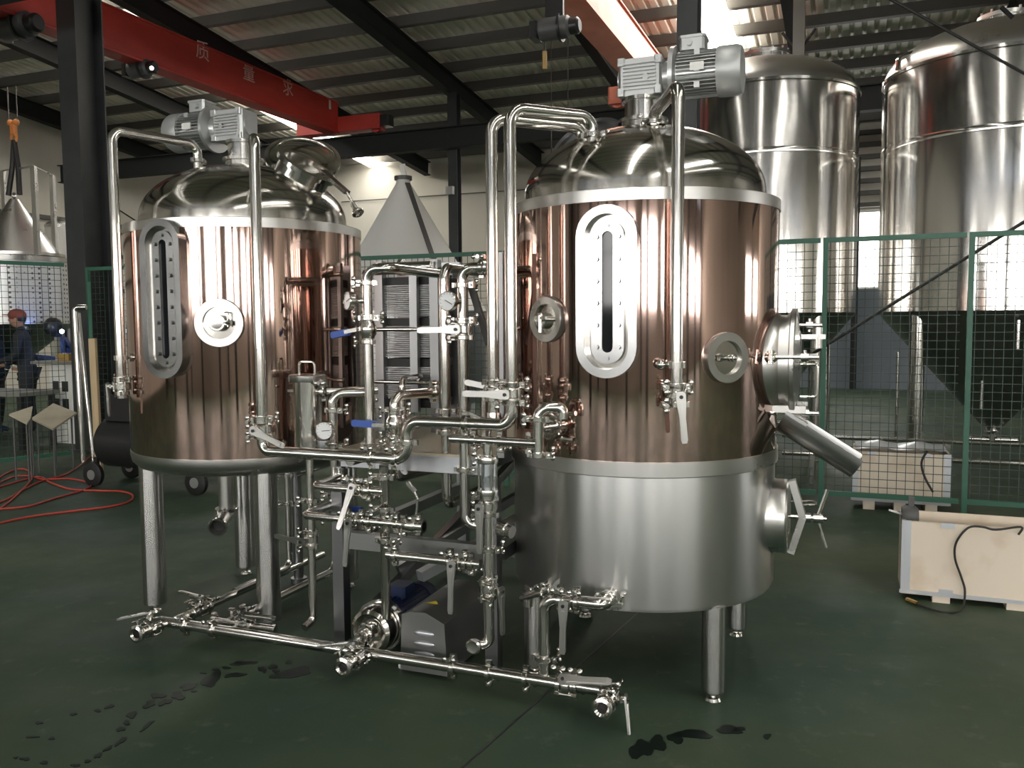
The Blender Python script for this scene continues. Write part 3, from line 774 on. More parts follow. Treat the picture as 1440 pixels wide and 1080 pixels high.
def person(label, base, face, H, jacket, lean=0.0, arms=((.32, 1.05), (.32, 1.0)), cap=None, helmet=None):
    R = Matrix.Rotation(face, 4, 'Z'); k = H / 1.75
    def P(x, y, z):                                     # x forward, y to the left
        if z > .95: x += (z - .95) * math.tan(lean)
        return tuple(R @ Vec((x * k, y * k, z * k)))
    T = Thing('person', label, 'person', base)
    pel = (P(0, 0, .95), .13 * k); 
    ch = [[pel, (P(.0, 0, 1.08), .125 * k), (P(.01, 0, 1.25), .14 * k), (P(0, 0, 1.42), .125 * k), (P(0, 0, 1.48), .055 * k), (P(.01, 0, 1.55), .055 * k)],
          [pel, (P(0, .1, .86), .1 * k), (P(.02, .11, .48), .065 * k), (P(-.02, .11, .09), .045 * k), (P(.13, .12, .04), .035 * k)],
          [pel, (P(0, -.1, .86), .1 * k), (P(.02, -.11, .48), .065 * k), (P(-.02, -.11, .09), .045 * k), (P(.13, -.12, .04), .035 * k)]]
    sh = (P(0, 0, 1.42), .125 * k)
    for s, (fx, fz) in zip((1, -1), arms):
        ch.append([sh, (P(0, .19 * s, 1.4), .065 * k), (P(.06, .24 * s, 1.13), .05 * k), (P(fx * .9, .16 * s, fz), .038 * k)])
    body = skinned('body', jacket, ch, base, T.o)
    tr = [[(P(0, 0, .98), .138 * k), (P(0, .1, .86), .107 * k), (P(.02, .11, .48), .075 * k), (P(-.02, .11, .1), .06 * k)], [(P(0, 0, .98), .138 * k), (P(0, -.1, .86), .107 * k), (P(.02, -.11, .48), .075 * k), (P(-.02, -.11, .1), .06 * k)]]
    skinned('trousers', DENIM, tr, base, T.o)
    hx = Vec(P(.03, 0, 1.64)); fw = R @ Vec((1, 0, 0)); lf = R @ Vec((0, 1, 0)); hm = MB()
    o = T.loc + hx
    hm.ball(o, .105 * k, 20, (.95, .78, 1.18), (fw, lf, Z)); hm.ball(o + fw * .1 * k - Z * .01, .02 * k, 10, (1, .7, 1.3), (fw, lf, Z)); hm.ball(o + fw * .085 * k - Z * .055 * k, .022 * k, 10, (.7, 1.2, .5), (fw, lf, Z))
    for s in (-1, 1): hm.ball(o + lf * (.083 * k * s), .025 * k, 10, (.9, .4, 1.3), (fw, lf, Z)); hm.ball(o + fw * .092 * k + lf * (.035 * k * s) + Z * .02, .012 * k, 8)
    T.part('head', hm, SKIN)
    for s, (fx, fz) in zip((1, -1), arms):
        w_ = Vec(P(fx * .9, .16 * s, fz)); hnd = [[(tuple(w_), .03 * k), (tuple(w_ + fw * .05 * k - Z * .01), .028 * k), (tuple(w_ + fw * .09 * k - Z * .02), .024 * k)]]
        for f in range(4):
            q = w_ + fw * .09 * k - Z * .02 + lf * ((f - 1.5) * .018 * k); L = (.06, .07, .066, .05)[f] * k
            hnd.append([(tuple(w_ + fw * .09 * k - Z * .02), .024 * k), (tuple(q + fw * L * .5 - Z * .012), .009), (tuple(q + fw * L * .9 - Z * .035), .008)])
        hnd.append([(tuple(w_ + fw * .05 * k - Z * .01), .028 * k), (tuple(w_ + fw * .075 * k - lf * (.04 * s * k)), .01), (tuple(w_ + fw * .11 * k - lf * (.035 * s * k) - Z * .02), .009)])
        skinned('hand', SKIN, hnd, base, T.o, 1)
    hair = MB(); hair.ball(o - fw * .018 * k + Z * .03 * k, .108 * k, 18, (.9, .82, 1.05), (fw, lf, Z)); T.part('hair', hair, BLKPAINT)
    if cap:
        m = MB(); m.ball(o + Z * .055 * k, .118 * k, 20, (1, .86, .78), (fw, lf, Z)); m.prism([(.0, -.08), (.1, -.065), (.125, -.03), (.13, 0), (.125, .03), (.1, .065), (0, .08)], o + fw * .06 * k + Z * .055 * k, fw, lf, .014)
        T.part('cap', m, cap)
    if helmet:
        m = MB(); m.ball(o + fw * .025 * k, .122 * k, 20, (1, .85, 1.2), (fw, lf, Z)); m.box(o + fw * .135 * k + Z * .02, .03, .11, .06, (fw, lf, Z), .01); T.part('welding_mask', m, helmet)
    return T
q = on(97, 655, Y=11.9); fy = Vec((q.x, q.y, 0)); q = on(88, 440, Y=11.9)
person('person in a dark jacket and red cap leaning over the workbench', Vec((on(38, 500, Y=12.3).x, 12.3, 0)), radians(195), 1.80, NAVY, lean=.10, arms=((.36, 1.05), (.34, 1.0)), cap=CAPRED)
person('person in dark work clothes at the edge of the frame by the workbench', Vec((on(-9, 500, Y=12.6).x, 12.6, 0)), radians(10), 1.70, WORKBLUE, lean=.08)
wp = Vec((on(99, 500, Y=12.75).x, 12.75, 0))
person('welder in blue and a dark mask leaning over a bright arc beside the dark column', wp, radians(205), 1.68, WORKBLUE, lean=.25, arms=((.5, 1.2), (.5, 1.15)), helmet=BLKPAINT)
arc = on(87, 466, Y=12.2)
ld = bpy.data.lights.new('welding_arc', 'POINT'); ld.energy = 45; ld.color = (.25, .4, 1); ld.shadow_soft_size = .03
lo = bpy.data.objects.new('welding_arc', ld); col.objects.link(lo); lo.location = arc
m = MB(); m.ball(arc, .03, 12); single('welding_spark', m, emis('arc_glow', (.35, .5, 1), 60), 'blue white welding arc in front of the welder in the dark mask', 'welding arc')

# plywood sheets on thin stands
def sheet(label, pl, mtl, zleg):
    c = sum(pl, Vec()) / 4
    T = Thing('plywood_board', label, 'board', Vec((c.x, c.y, 0)))
    n = (pl[1] - pl[0]).cross(pl[2] - pl[1]).normalized(); n = n if n.z > 0 else -n
    m = MB(); m.add([p for p in pl] + [p - n * .02 for p in pl], [[0, 1, 2, 3], [4, 5, 6, 7]] + [[i, (i + 1) % 4, 4 + (i + 1) % 4, 4 + i] for i in range(4)]); T.part('board', m, mtl)
    for i in range(4):
        p = pl[i].lerp(c, .25); m = MB(); m.cyl(Vec((p.x, p.y, 0)), p - n * .015, .01, n=8); T.part('leg', m, CASTDARK)
zz = .58
PW = mat('grey_plywood', (.42, .38, .29), .7, noise=((4, 4, 4), (.34, .3, .22), .45, .7))
sheet('tilted grey plywood board on thin legs in front of the fence, right one', [on(44, 588, Y=9.15), on(74, 603, Y=8.9), on(108, 580, Y=9.3), on(75, 567, Y=9.5)], PW, zz)
sheet('grey plywood board on thin legs in front of the fence, left one', [on(13, 582, Y=8.75), on(38, 595, Y=8.6), on(43, 588, Y=8.75), on(46, 571, Y=8.95)], PW, zz)
# leaning steel tubes and plank by the column
def leanpole(name, label, cat, a, b, r, mtl, hook=False):
    T = None; m = MB()
    P = [a, b]
    if hook: P = [a, b, b + U * .13 + V * .05]
    m.tube(P, r, 12, bend=.05); return single(name, m, mtl, label, cat)
leanpole('steel_tube', 'steel tube with a bent top end leaning on the dark column', 'tube', on(117, 650, z=.0), on(105, 432, Y=on(117, 650, z=0).y + .1), .032, STEEL, True)
leanpole('steel_tube', 'straight steel tube leaning beside the bent tube at the dark column', 'tube', on(131, 648, z=.0), on(110, 440, Y=on(131, 648, z=0).y + .1), .026, STEEL)
a = on(137, 592, Y=9.15); a.z = 0.02; b_ = on(130, 476, Y=9.2)
m = MB(); m.bar(a, b_, .09, .03, upv=V); single('wooden_plank', m, PLANK, 'pale wooden plank standing upright beside the leaning steel tubes', 'plank')
# air compressor
q = on(158, 640, Y=8.6); qu, qv = uv(q); q2 = on(300, 640, v=qv); L = q2.dot(U) - qu
T = Thing('air_compressor', 'black air compressor on wheels behind the left copper vessel', 'compressor', W(qu + L / 2, qv))
m = MB(); m.lathe([(0, -.08), (.16, -.06), (.25, .02), (.25, L - .02), (.16, L + .06), (0, L + .08)], W(qu, qv, .42), U, 32); T.part('air_tank', m, BLKPAINT)
m = MB(); m.box(W(qu + .25, qv, .78), .4, .3, .26, bev=.04)
for k in range(6): m.box(W(qu + .08 + k * .07, qv, .95), .02, .26, .14)
T.part('pump_head', m, BLKPAINT)
m = MB(); m.lathe([(0, 0), (.14, 0), (.15, .02), (.15, .3), (.12, .32), (0, .32)], W(qu + .6, qv, .8), U, 24); T.part('motor', m, BLKPAINT)
for uu in (0.0, L):
    for s in (-1, 1):
        m = MB(); m.lathe([(0, -.03), (.09, -.03), (.12, -.02), (.12, .02), (.09, .03), (0, .03)], W(qu + uu, qv + s * .24, .12), V, 24); wl = T.part('wheel', m, BLACK)
        m = MB(); m.lathe([(0, -.035), (.05, -.035), (.05, .035), (0, .035)], W(qu + uu, qv + s * .24, .12), V, 16); T.part('wheel_hub', m, CAST, under=wl)
        m = MB(); m.box(W(qu + uu, qv + s * .2, .2), .05, .03, .18); T.part('bracket', m, BLKPAINT)
# red hose on the floor
def hose(label, pts, r=.0095):
    P = [on(x, y, z=.0105) for x, y in pts]; Q = smooth(P, 6)
    m = MB(); m.tube(Q, r, 8, bend=0); return single('air_hose', m, HOSE, label, 'hose')
hose('long red air hose lying in loops on the floor left of the copper vessels', [(131, 638), (112, 655), (90, 668), (60, 676), (30, 690), (8, 703), (-25, 712), (-20, 690), (10, 665), (35, 660), (45, 672), (30, 690), (5, 712), (-30, 730), (-40, 722), (0, 716), (40, 712), (80, 700), (115, 690), (128, 683), (118, 677), (95, 673), (60, 674), (40, 669), (15, 672), (-20, 690), (50, 671), (72, 679), (100, 688), (140, 690), (172, 691), (187, 697), (180, 706), (150, 713), (100, 719), (40, 727), (-10, 738), (-40, 745)])
# wet patches on the floor
def blob(m, cx, cy, rx, ry, n=18, ang=0):
    ph = [random.uniform(0, 6.28) for _ in range(4)]; P = []
    for k in range(n):
        a = 2 * pi * k / n; q = 1 + .22 * sin(2 * a + ph[0]) + .16 * sin(3 * a + ph[1]) + .1 * sin(5 * a + ph[2])
        x, y = rx * q * cos(a), ry * q * sin(a)
        P.append(on(cx + x * cos(ang) - y * sin(ang), cy + x * sin(ang) + y * cos(ang), z=.0025))
    vs = P + [Vec((p.x, p.y, 0.0002)) for p in P]
    m.add(vs, [list(range(n))] + [[i, (i + 1) % n, n + (i + 1) % n, n + i] for i in range(n)])
def puddle(label, blobs):
    m = MB()
    for b_ in blobs: blob(m, *b_)
    return single('water_puddle', m, WET, label, 'puddle', kind='stuff')
puddle('wet patch on the green floor in front of the center outlet', [(412, 946, 26, 7, 18, -.1), (384, 937, 8, 3), (369, 941, 6, 4), (406, 931, 5, 2), (342, 932, 16, 3, 18, -.1), (388, 943, 5, 3)])
puddle('string of water splashes on the floor between the left vessel and the viewer', [(297, 955, 14, 9, 18, -.3), (265, 965, 13, 4, 18, -.3), (250, 978, 10, 5), (222, 978, 9, 4), (232, 987, 9, 4, 18, -.3), (210, 990, 10, 4, 18, -.3), (185, 1005, 8, 4), (178, 1016, 5, 3), (170, 1025, 6, 3), (272, 971, 4, 2), (330, 949, 14, 3, 18, -.15), (303, 941, 4, 1.5), (318, 939, 5, 2), (286, 946, 4, 1.5)])
puddle('thin curved trail of water on the floor at the lower left', [(207, 1020, 11, 2.4, 18, -.6), (170, 1042, 9, 3.2, 18, -.6), (152, 1052, 8, 2, 18, -.6), (138, 1062, 6, 3, 18, -.6), (123, 1070, 5, 2), (106, 1076, 8, 1.6), (154, 993, 6, 2.4, 18, -.3), (137, 999, 5, 1.6), (103, 1004, 5, 1.5), (55, 1016, 5, 2), (73, 1038, 4, 2), (45, 1036, 8, 1.5), (35, 1067, 6, 2.6), (22, 1065, 3, 1.5), (62, 1072, 6, 2)])
puddle('dark wet patch on the floor in front of the right vessel leg', [(902, 1053, 16, 13, 18, .2), (925, 1045, 14, 9), (950, 1038, 12, 6), (975, 1032, 22, 7)])
puddle('small wet patch beside the bolt foot of the right vessel', [(1025, 1026, 20, 5), (1040, 1025, 8, 3), (1079, 1035, 6, 3)])
# ================================================================== brewing vessels
AL = on(346, 330, v=4.0); AL.z = 0; RL = .64
AR = on(904, 292, v=3.97); AR.z = 0; RR = .612
ZR = 2.13                                              # top rim of both jackets
def hit(px, py, c, R):                                 # where a sight line meets the jacket
    d = ray(px, py); o = EYE - c; a = d.x ** 2 + d.y ** 2; b = o.x * d.x + o.y * d.y; cc = o.x ** 2 + o.y ** 2 - R * R
    t = (-b - sqrt(max(0, b * b - a * cc))) / a; p = EYE + d * t
    n = Vec((p.x - c.x, p.y - c.y, 0)).normalized(); return p, n
def clamp_mesh(m, c, ax, r, side=None, wing=True):     # ferrule clamp: split ring, hinge and wing nut
    m.ring(c, ax, r * 1.04, r * 1.52, -.011, .011, 24, .003)
    e, g, a = frame(ax); s = side if side is not None else e
    s = (s - ax.normalized() * s.dot(ax.normalized())).normalized(); t = ax.normalized().cross(s)
    q = c + s * (r * 1.52 + .009)
    m.box(q, .026, .02, .026, (s, t, ax.normalized()), .004)
    m.cyl(q - t * .02, q + t * .04, .0045, n=8)
    if wing:
        w = q + t * .045
        m.cyl(w - t * .008, w + t * .008, .009, n=10)
        for k in (-1, 1): m.ball(w + ax.normalized() * (.02 * k) + t * .006, .013, 8, (.9, .35, .9), (s, t, ax.normalized()))
    q = c - s * (r * 1.52 + .005); m.box(q, .018, .022, .022, (s, t, ax.normalized()), .004)
PR = .0254
def pipe(label, pts, r=PR, clamps=(), bend=None, cat='pipe', name='steel_pipe', mtl=None, side=None, group=None):
    m = MB(); m.tube(pts, r, 18, bend=bend if bend is not None else r * 2.4)
    b = pts[0]
    T = Thing(name, label, cat, b, group)
    T.part('tube', m, mtl or STEEL)
    for c in clamps:
        q, ax = c[0], c[1]; sd = c[2] if len(c) > 2 else (side or None)
        mm = MB(); clamp_mesh(mm, q, ax, r, sd); T.part('clamp', mm, STEEL)
    return T
def handle_mesh(m, p, n, h, L, w=.034, bent=True):
    s = n.cross(h).normalized(); t = .009
    o = [(-w * .52, -.012), (-w * .3, -.02), (w * .3, -.02), (w * .52, -.012), (w * .52, .02), (w * .34, L * .45), (w * .36, L * .93), (w * .24, L), (-w * .24, L), (-w * .36, L * .93), (-w * .34, L * .45), (-w * .52, .02)]
    m.prism(o, p, s, h, t if s.cross(h).dot(n) > 0 else -t)
    o2 = [(-w * .2, L * .1), (w * .2, L * .1), (w * .22, L * .9), (-w * .22, L * .9)]
    q = p + n * (t * .9); m.prism(o2, q, s, h, .004 if s.cross(h).dot(n) > 0 else -.004)
def bvalve(label, c, ax, n, h, r=PR, L=.19, w=.036, group=None):   # butterfly valve on a pipe
    ax = ax.normalized(); n = n.normalized(); h = h.normalized(); h = (h - n * h.dot(n)).normalized()
    T = Thing('butterfly_valve', label, 'valve', c, group)
    m = MB(); m.ring(c, ax, r * 1.03, r * 1.75, -.019, .019, 24, .005)
    m.cyl(c + n * (r * 1.7), c + n * (r * 1.7 + .028), .013, n=14); m.box(c + n * (r * 1.75 + .012), .03, .03, .014, (*frame(n)[:2], n), .005)
    for k in range(4):
        e, g, a = frame(ax); w_ = pi / 4 + k * pi / 2; q = c + (e * cos(w_) + g * sin(w_)) * (r * 1.72); m.cyl(q - ax * .026, q + ax * .026, .006, n=8)
    T.part('valve_body', m, STEEL)
    for s in (-1, 1):
        m = MB(); clamp_mesh(m, c + ax * (.036 * s), ax, r, n.cross(ax)); T.part('clamp', m, STEEL)
    m = MB(); handle_mesh(m, c + n * (r * 1.7 + .026), n, h, L, w); T.part('handle', m, SATIN)
    m = MB(); m.cyl(c + n * (r * 1.7 + .024), c + n * (r * 1.7 + .042), .0075, n=12); T.part('stem_nut', m, BLKPAINT)
    return T
def ballvalve(label, c, ax, n, h, r=PR, L=.15):
    ax = ax.normalized(); n = n.normalized(); h = h.normalized()
    T = Thing('ball_valve', label, 'valve', c)
    m = MB(); m.lathe([(r * 1.02, -.045), (r * 1.3, -.045), (r * 1.3, -.035), (r * 1.65, -.022), (r * 1.7, 0), (r * 1.65, .022), (r * 1.3, .035), (r * 1.3, .045), (r * 1.02, .045)], c, ax, 24, closed=True)
    m.cyl(c + n * (r * 1.5), c + n * (r * 1.7 + .02), .011, n=12); T.part('valve_body', m, STEEL)
    for s in (-1, 1):
        m = MB(); clamp_mesh(m, c + ax * (.058 * s), ax, r, n.cross(ax)); T.part('clamp', m, STEEL)
    p = c + n * (r * 1.7 + .016); s_ = n.cross(h).normalized()
    m = MB(); m.box(p + h * .025, .018, .09, .005, (s_, h, n)); T.part('lever', m, STEEL)
    m = MB(); m.box(p + h * (.06 + L / 2), .03, L, .02, (s_, h, n), .006); T.part('grip', m, BLUE)
    return T
def gauge(label, c, n, r=.042, stem=None, rot=.6):
    T = Thing('dial_thermometer', label, 'gauge', c)
    e, g, a = frame(n)
    m = MB(); m.lathe([(0, -.02), (r * .9, -.02), (r, -.014), (r, .008), (r * .93, .012), (r * .9, .006), (0, .006)], c, n, 36); T.part('case', m, STEEL)
    m = MB(); m.lathe([(0, .0065), (r * .89, .0065), (r * .89, .0075), (0, .0075)], c, n, 36); T.part('dial', m, WHITEDIAL)
    sd = Z.cross(n).normalized(); m = MB(); hd = (sd * cos(rot) + Z * sin(rot))
    m.bar(c + n * .010 - hd * (r * .25), c + n * .010 + hd * (r * .68), .003, .0015, upv=n)
    for k in range(11):
        w_ = radians(-40 + 26 * k); d = sd * cos(w_) + Z * sin(w_); m.bar(c + n * .0085 + d * (r * .72), c + n * .0085 + d * (r * .82), .0016, .001, upv=n)
    T.part('needle', m, BLKPAINT)
    if stem is not None:
        m = MB(); m.cyl(c - n * .018, stem, .009, n=12); m.cyl(stem + (c - stem).normalized() * .0, stem + (c - stem).normalized() * .035, .014, n=12); T.part('stem', m, STEEL)
    return T

def sightglass(T, c, R, px, py, w, h):
    p, n = hit(px, py, c, R); ex = Z.cross(n).normalized(); ey = Z
    def at(d): return Vec((c.x, c.y, p.z)) + n * (R + d)
    fr = MB(); fr.frameplate(stadium(w, h), stadium(w * .72, h - w * .28), at(-.03), ex, ey, .075); f = T.part('sight_window', fr, FRAMES, sharp=25)
    m = MB(); m.prism(stadium(w * .725, h - w * .275), at(-.02), ex, ey, .024); T.part('recess', m, DOME, under=f)
    m = MB(); m.frameplate(stadium(w * .54, h - w * .46), stadium(w * .18, h - w * .82), at(.004), ex, ey, .018)
    k = int((h - w) / .077)
    yy = [-(h - w) / 2 + (h - w) * i / k for i in range(k + 1)]
    for s in (-1, 1):
        for y in yy: m.cyl(at(.024) + ex * (s * w * .18) + ey * y, at(.034) + ex * (s * w * .18) + ey * y, .0105, n=6)
    for s in (-1, 1): m.cyl(at(.024) + ey * (s * (h / 2 - w * .32)), at(.031) + ey * (s * (h / 2 - w * .32)), .0085, n=6)
    T.part('glass_frame', m, FRAMES, under=f, sharp=20)
    m = MB(); m.prism(stadium(w * .2, h - w * .80), at(.009), ex, ey, .004); T.part('glass', m, GLASS, under=f)
    return n
def port(T, c, R, px, py, r, kind):
    p, n = hit(px, py, c, R); o = Vec((c.x, c.y, p.z)) + n * R; ex = Z.cross(n).normalized()
    m = MB(); m.lathe([(r * .66, -.03), (r * .96, -.03), (r, -.02), (r, .014), (r * .97, .02), (r * .66, .02)], o, n, 48, closed=True); f = T.part('side_port', m, SATIN)
    m = MB(); m.lathe([(0, -.02), (r * .68, -.02), (r * .68, .004), (0, .004)], o, n, 40); T.part('recess', m, DOME, under=f)
    m = MB()
    if kind == 'ferrule':
        m.cyl(o, o + n * .05, .026); m.lathe([(.026, .04), (.04, .045), (.04, .062), (0, .066)], o, n, 24); clamp_mesh(m, o + n * .052, n, .027, ex)
        m.tube([o + n * .05 + ex * .03, o + n * .06 + ex * .07], .013, 10)
    elif kind == 'cock':
        m.lathe([(0, .004), (.034, .004), (.034, .03), (0, .034)], o - ex * .022 - Z * .006, n, 24); m.cyl(o + ex * .012, o + ex * .012 + n * .07, .009); m.box(o + ex * .02 + n * .065 - Z * .02, .012, .012, .07); m.box(o + ex * .02 + n * .065 + Z * .006, .06, .012, .012, (ex, n, Z))
    else:
        m.cyl(o, o + n * .045, .013); m.cyl(o + n * .02 - ex * .05 , o + n * .02 + ex * .015, .012); m.ball(o + n * .045, .018, 12); m.cyl(o + n * .045, o + n * .06, .013)
    T.part('sampling_cock', m, STEEL, under=f)
def legs(T, c, half, zt, r, foot=.05):
    for su in (-1, 1):
        for sv in (-1, 1):
            p = c + U * (half * su) + V * (half * sv)
            m = MB(); m.cyl(p + Z * foot, p + Z * zt, r, n=28); l = T.part('leg', m, LEGS)
            m = MB(); m.cyl(p + Z * .012, p + Z * (foot + .01), .014, n=12); m.lathe([(0, 0), (.035, 0), (.03, .012), (0, .016)], p, Z, 20); m.lathe([(0, foot - .004), (r * .96, foot - .004), (r * .96, foot + .004), (0, foot + .004)], p, Z, 24)
            T.part('levelling_foot', m, STEEL, under=l)
def domeprof(rd, h, z0):
    pr = [(rd, z0 - .01), (rd, z0 + .045)]
    for k in range(1, 25):
        a = pi / 2 * k / 24; pr.append((rd * cos(a), z0 + .045 + (h - .045) * sin(a)))
    pr[-1] = (0, pr[-1][1]); return pr
DH = .355
def domez(rd, rad): return ZR + .045 + (DH - .045) * sqrt(max(0, 1 - (rad / rd) ** 2))

# ---- left vessel
LV = Thing('brewing_vessel', 'copper-jacketed vessel on four long legs, left of the two', 'vessel', AL)
zb = .905
m = MB(); m.lathe([(RL, zb), (RL, ZR - .045)], AL, Z, 128); LV.part('copper_jacket', m, COPPER)
m = MB(); m.lathe([(RL - .01, ZR - .05), (RL + .003, ZR - .05), (RL + .003, ZR - .003), (RL - .003, ZR), (.53, ZR + .012), (.53, ZR - .05)], AL, Z, 128, closed=True); LV.part('top_rim', m, SATIN)
m = MB(); m.lathe(domeprof(.56, DH, ZR), AL, Z, 128); LV.part('dome', m, DOME)
m = MB(); m.lathe([(RL - .02, zb + .012), (RL + .004, zb + .012), (RL + .004, zb - .012), (RL - .004, zb - .045), (RL - .03, zb - .072), (RL - .07, zb - .085), (0, zb - .1)], AL, Z, 128); LV.part('bottom_shell', m, SATIN)
legs(LV, AL, .385, zb - .05, .062)
sightglass(LV, AL, RL, 235, 421, .245, .79)
port(LV, AL, RL, 309, 454, .122, 'ferrule')
# manhole with its lid swung open
e_ = Vec((.62, .35, 0)).normalized(); mh = AL + U * .385 + V * .0
zm = domez(.56, .385); nn = (Z * .80 + U * .58 - V * .06).normalized(); mo = Vec((mh.x, mh.y, zm)) - nn * .05
m = MB(); m.lathe([(.15, -.03), (.15, .10), (.17, .10), (.17, .125), (.135, .125), (.135, -.03)], mo, nn, 48, closed=True); mk_ = LV.part('manhole_neck', m, STEEL)
hu = (V * .9 - U * .1).normalized(); ex_ = nn.cross(hu).normalized(); hg = mo + nn * .14 + hu * .22
ln = (U * .30 - V * .93 - Z * .1).normalized()
lc = on(426, 224, v=mo.dot(V) + .17)
m = MB(); m.lathe([(.0, .035), (.09, .028), (.15, .012), (.18, .0), (.195, -.004), (.202, .004), (.195, .012), (.18, .012), (.15, .024), (.09, .04), (0, .047)], lc, (U * .42 - V * .55 + Z * .72).normalized(), 48); LV.part('manhole_lid', m, DOME, label='open manhole lid with a polished rim')
m = MB(); m.lathe([(.19, -.012), (.212, -.006), (.212, .014), (.19, .018)], lc, (U * .42 - V * .55 + Z * .72).normalized(), 48, closed=True); LV.part('lid_rim', m, STEEL)
# hinge bridging the neck and the lid, and the swing bolt with its round knob
hh = on(394, 236, v=mo.dot(V) - .02)
m = MB(); m.cyl(hh - U * .04, hh + U * .05, .026, n=16); m.bar(hh, lc.lerp(hh, .35), .05, .03); m.bar(hh, mo + nn * .10 - U * .14, .05, .03); LV.part('lid_hinge', m, STEEL)
k0 = on(488, 271, v=mo.dot(V) - .08); k1 = on(503, 299, v=mo.dot(V) - .1)
m = MB(); m.bar(mo + nn * .10 + (k0 - mo).normalized() * .13, k0, .04, .02); m.cyl(k0, k1, .008, n=10); d_ = (k1 - k0).normalized(); m.cyl(k1 - d_ * .06, k1 - d_ * .01, .016, n=14)
m.lathe([(0, -.02), (.02, -.018), (.033, -.004), (.033, .006), (.02, .016), (0, .018)], k1, d_, 20); LV.part('swing_bolt', m, STEEL)

# ---- right vessel
RV = Thing('brewing_vessel', 'copper-jacketed vessel with brushed steel lower shell and side manways, right of the two', 'vessel', AR)
zb = 1.018; zl = .40
m = MB(); m.lathe([(RR, zb), (RR, ZR - .045)], AR, Z, 128); RV.part('copper_jacket', m, COPPER)
m = MB(); m.lathe([(RR - .01, ZR - .05), (RR + .003, ZR - .05), (RR + .003, ZR - .003), (RR - .003, ZR), (.52, ZR + .012), (.52, ZR - .05)], AR, Z, 128, closed=True); RV.part('top_rim', m, SATIN)
m = MB(); m.lathe(domeprof(.552, DH, ZR), AR, Z, 128); RV.part('dome', m, DOME)
m = MB(); m.lathe([(RR - .02, zb + .01), (RR + .006, zb + .01), (RR + .006, zb - .05), (RR - .006, zb - .056)], AR, Z, 128); RV.part('lower_band', m, SATIN)
m = MB(); m.lathe([(RR - .006, zb - .04), (RR - .006, zl + .02), (RR - .012, zl + .004), (RR - .03, zl), (0, zl - .02)], AR, Z, 128); RV.part('lower_shell', m, BRUSH)
legs(RV, AR, .40, zl + .01, .05, .045)
sightglass(RV, AR, RR, 856, 411, .25, .69)
port(RV, AR, RR, 771, 449, .098, 'cock')
port(RV, AR, RR, 1020, 503, .105, 'tap')
# upper side manway
def sideman(z, r, L, big):
    o = AR + Z * z + U * (RR - .06); m = MB()
    if big:
        m.lathe([(0, -.03), (r + .025, -.03), (r + .025, .03), (r + .012, .06), (r, .075), (r, .06 + L), (r + .012, .06 + L), (r + .012, .075 + L), (0, .075 + L)], o, U, 64); f = RV.part('side_manway', m, SATIN)
        e = o + U * (.085 + L); m = MB(); m.lathe([(0, .03), (r * .6, .026), (r * .97, .008), (r + .022, .006), (r + .022, -.014), (r * .9, -.014)], e, U, 64)
        m.ring(e, U, r + .004, r + .03, -.012, .012, 64, .004); RV.part('manway_door', m, SATIN)
        # swing bolts, hinge arm and handles
        def bolt(w_, lab=None):
            d = Z * sin(w_) - V * cos(w_); q = e + d * (r + .03) - U * .06
            mm = MB(); mm.cyl(q - U * .02 - d.cross(U) * .03, q - U * .02 + d.cross(U) * .03, .013, n=12); mm.lathe([(.016, -.012), (.028, 0), (.016, .012), (.009, 0)], q - U * .02, d, 14, closed=True); mm.cyl(q - U * .02, q + U * .17, .009, n=12); mm.cyl(q + U * .10, q + U * .13, .02, n=16); mm.cyl(q + U * .115 - Z * .03, q + U * .115 + Z * .03, .008, n=8); RV.part('swing_bolt', mm, STEEL)
        bolt(.12); bolt(2.4); bolt(-1.2)
        mm = MB(); mm.bar(e + U * .02 + Z * .02, e + U * .10 + Z * .02, .04, .03); mm.bar(e + U * .03 - V * .03 + Z * .11, e + U * .13 - V * .03 + Z * .11, .03, .02); mm.cyl(e + U * .10 + Z * .06 - V * .03, e + U * .10 + Z * .15 - V * .03, .018, n=14)
        mm.tube([e + U * .03 - Z * .01 - V * .06, e + U * .10 - Z * .01 - V * .06, e + U * .10 - Z * .15 - V * .06, e + U * .03 - Z * .15 - V * .06], .007, 8, bend=.012); RV.part('door_handle', mm, STEEL)
    else:
        m.lathe([(0, -.03), (r + .006, -.03), (r + .006, .05), (r, .06), (r, .06 + L), (r - .01, .068 + L), (0, .068 + L)], o, U, 64); f = RV.part('side_manway', m, SATIN)
        e = o + U * (.068 + L)
        yo = [(-.03, -.0), (.0, 0)]
        mm = MB()
        for s in (-1, 1):
            mm.bar(e + U * .06, e + U * .012 + Z * (s * r * 1.0), .03, .05, upv=V)
        RV.part('yoke_bar', mm, SATIN)
        mm = MB(); mm.cyl(e, e + U * .16, .010, n=12); mm.cyl(e + U * .06, e + U * .095, .022, n=16); mm.cyl(e + U * .105, e + U * .145, .022, n=16)
        for s in (-1, 1): mm.cyl(e + U * .12, e + U * .16 + Z * (s * .13), .0075, n=10)
        mm.tube([e + U * .0 + V * .08 + Z * .05, e + U * .10 + V * .08 + Z * .06, e + U * .12 + V * .05 + Z * .05, e + U * .03 + V * .03 + Z * .05], .005, 8, bend=.02); RV.part('clamp_screw', mm, STEEL)
zmw = on(1085, 508, v=AR.dot(V)).z
sideman(zmw, .205, .045, True)
zmw2 = on(1085, 724, v=AR.dot(V)).z
sideman(zmw2, .165, .05, False)
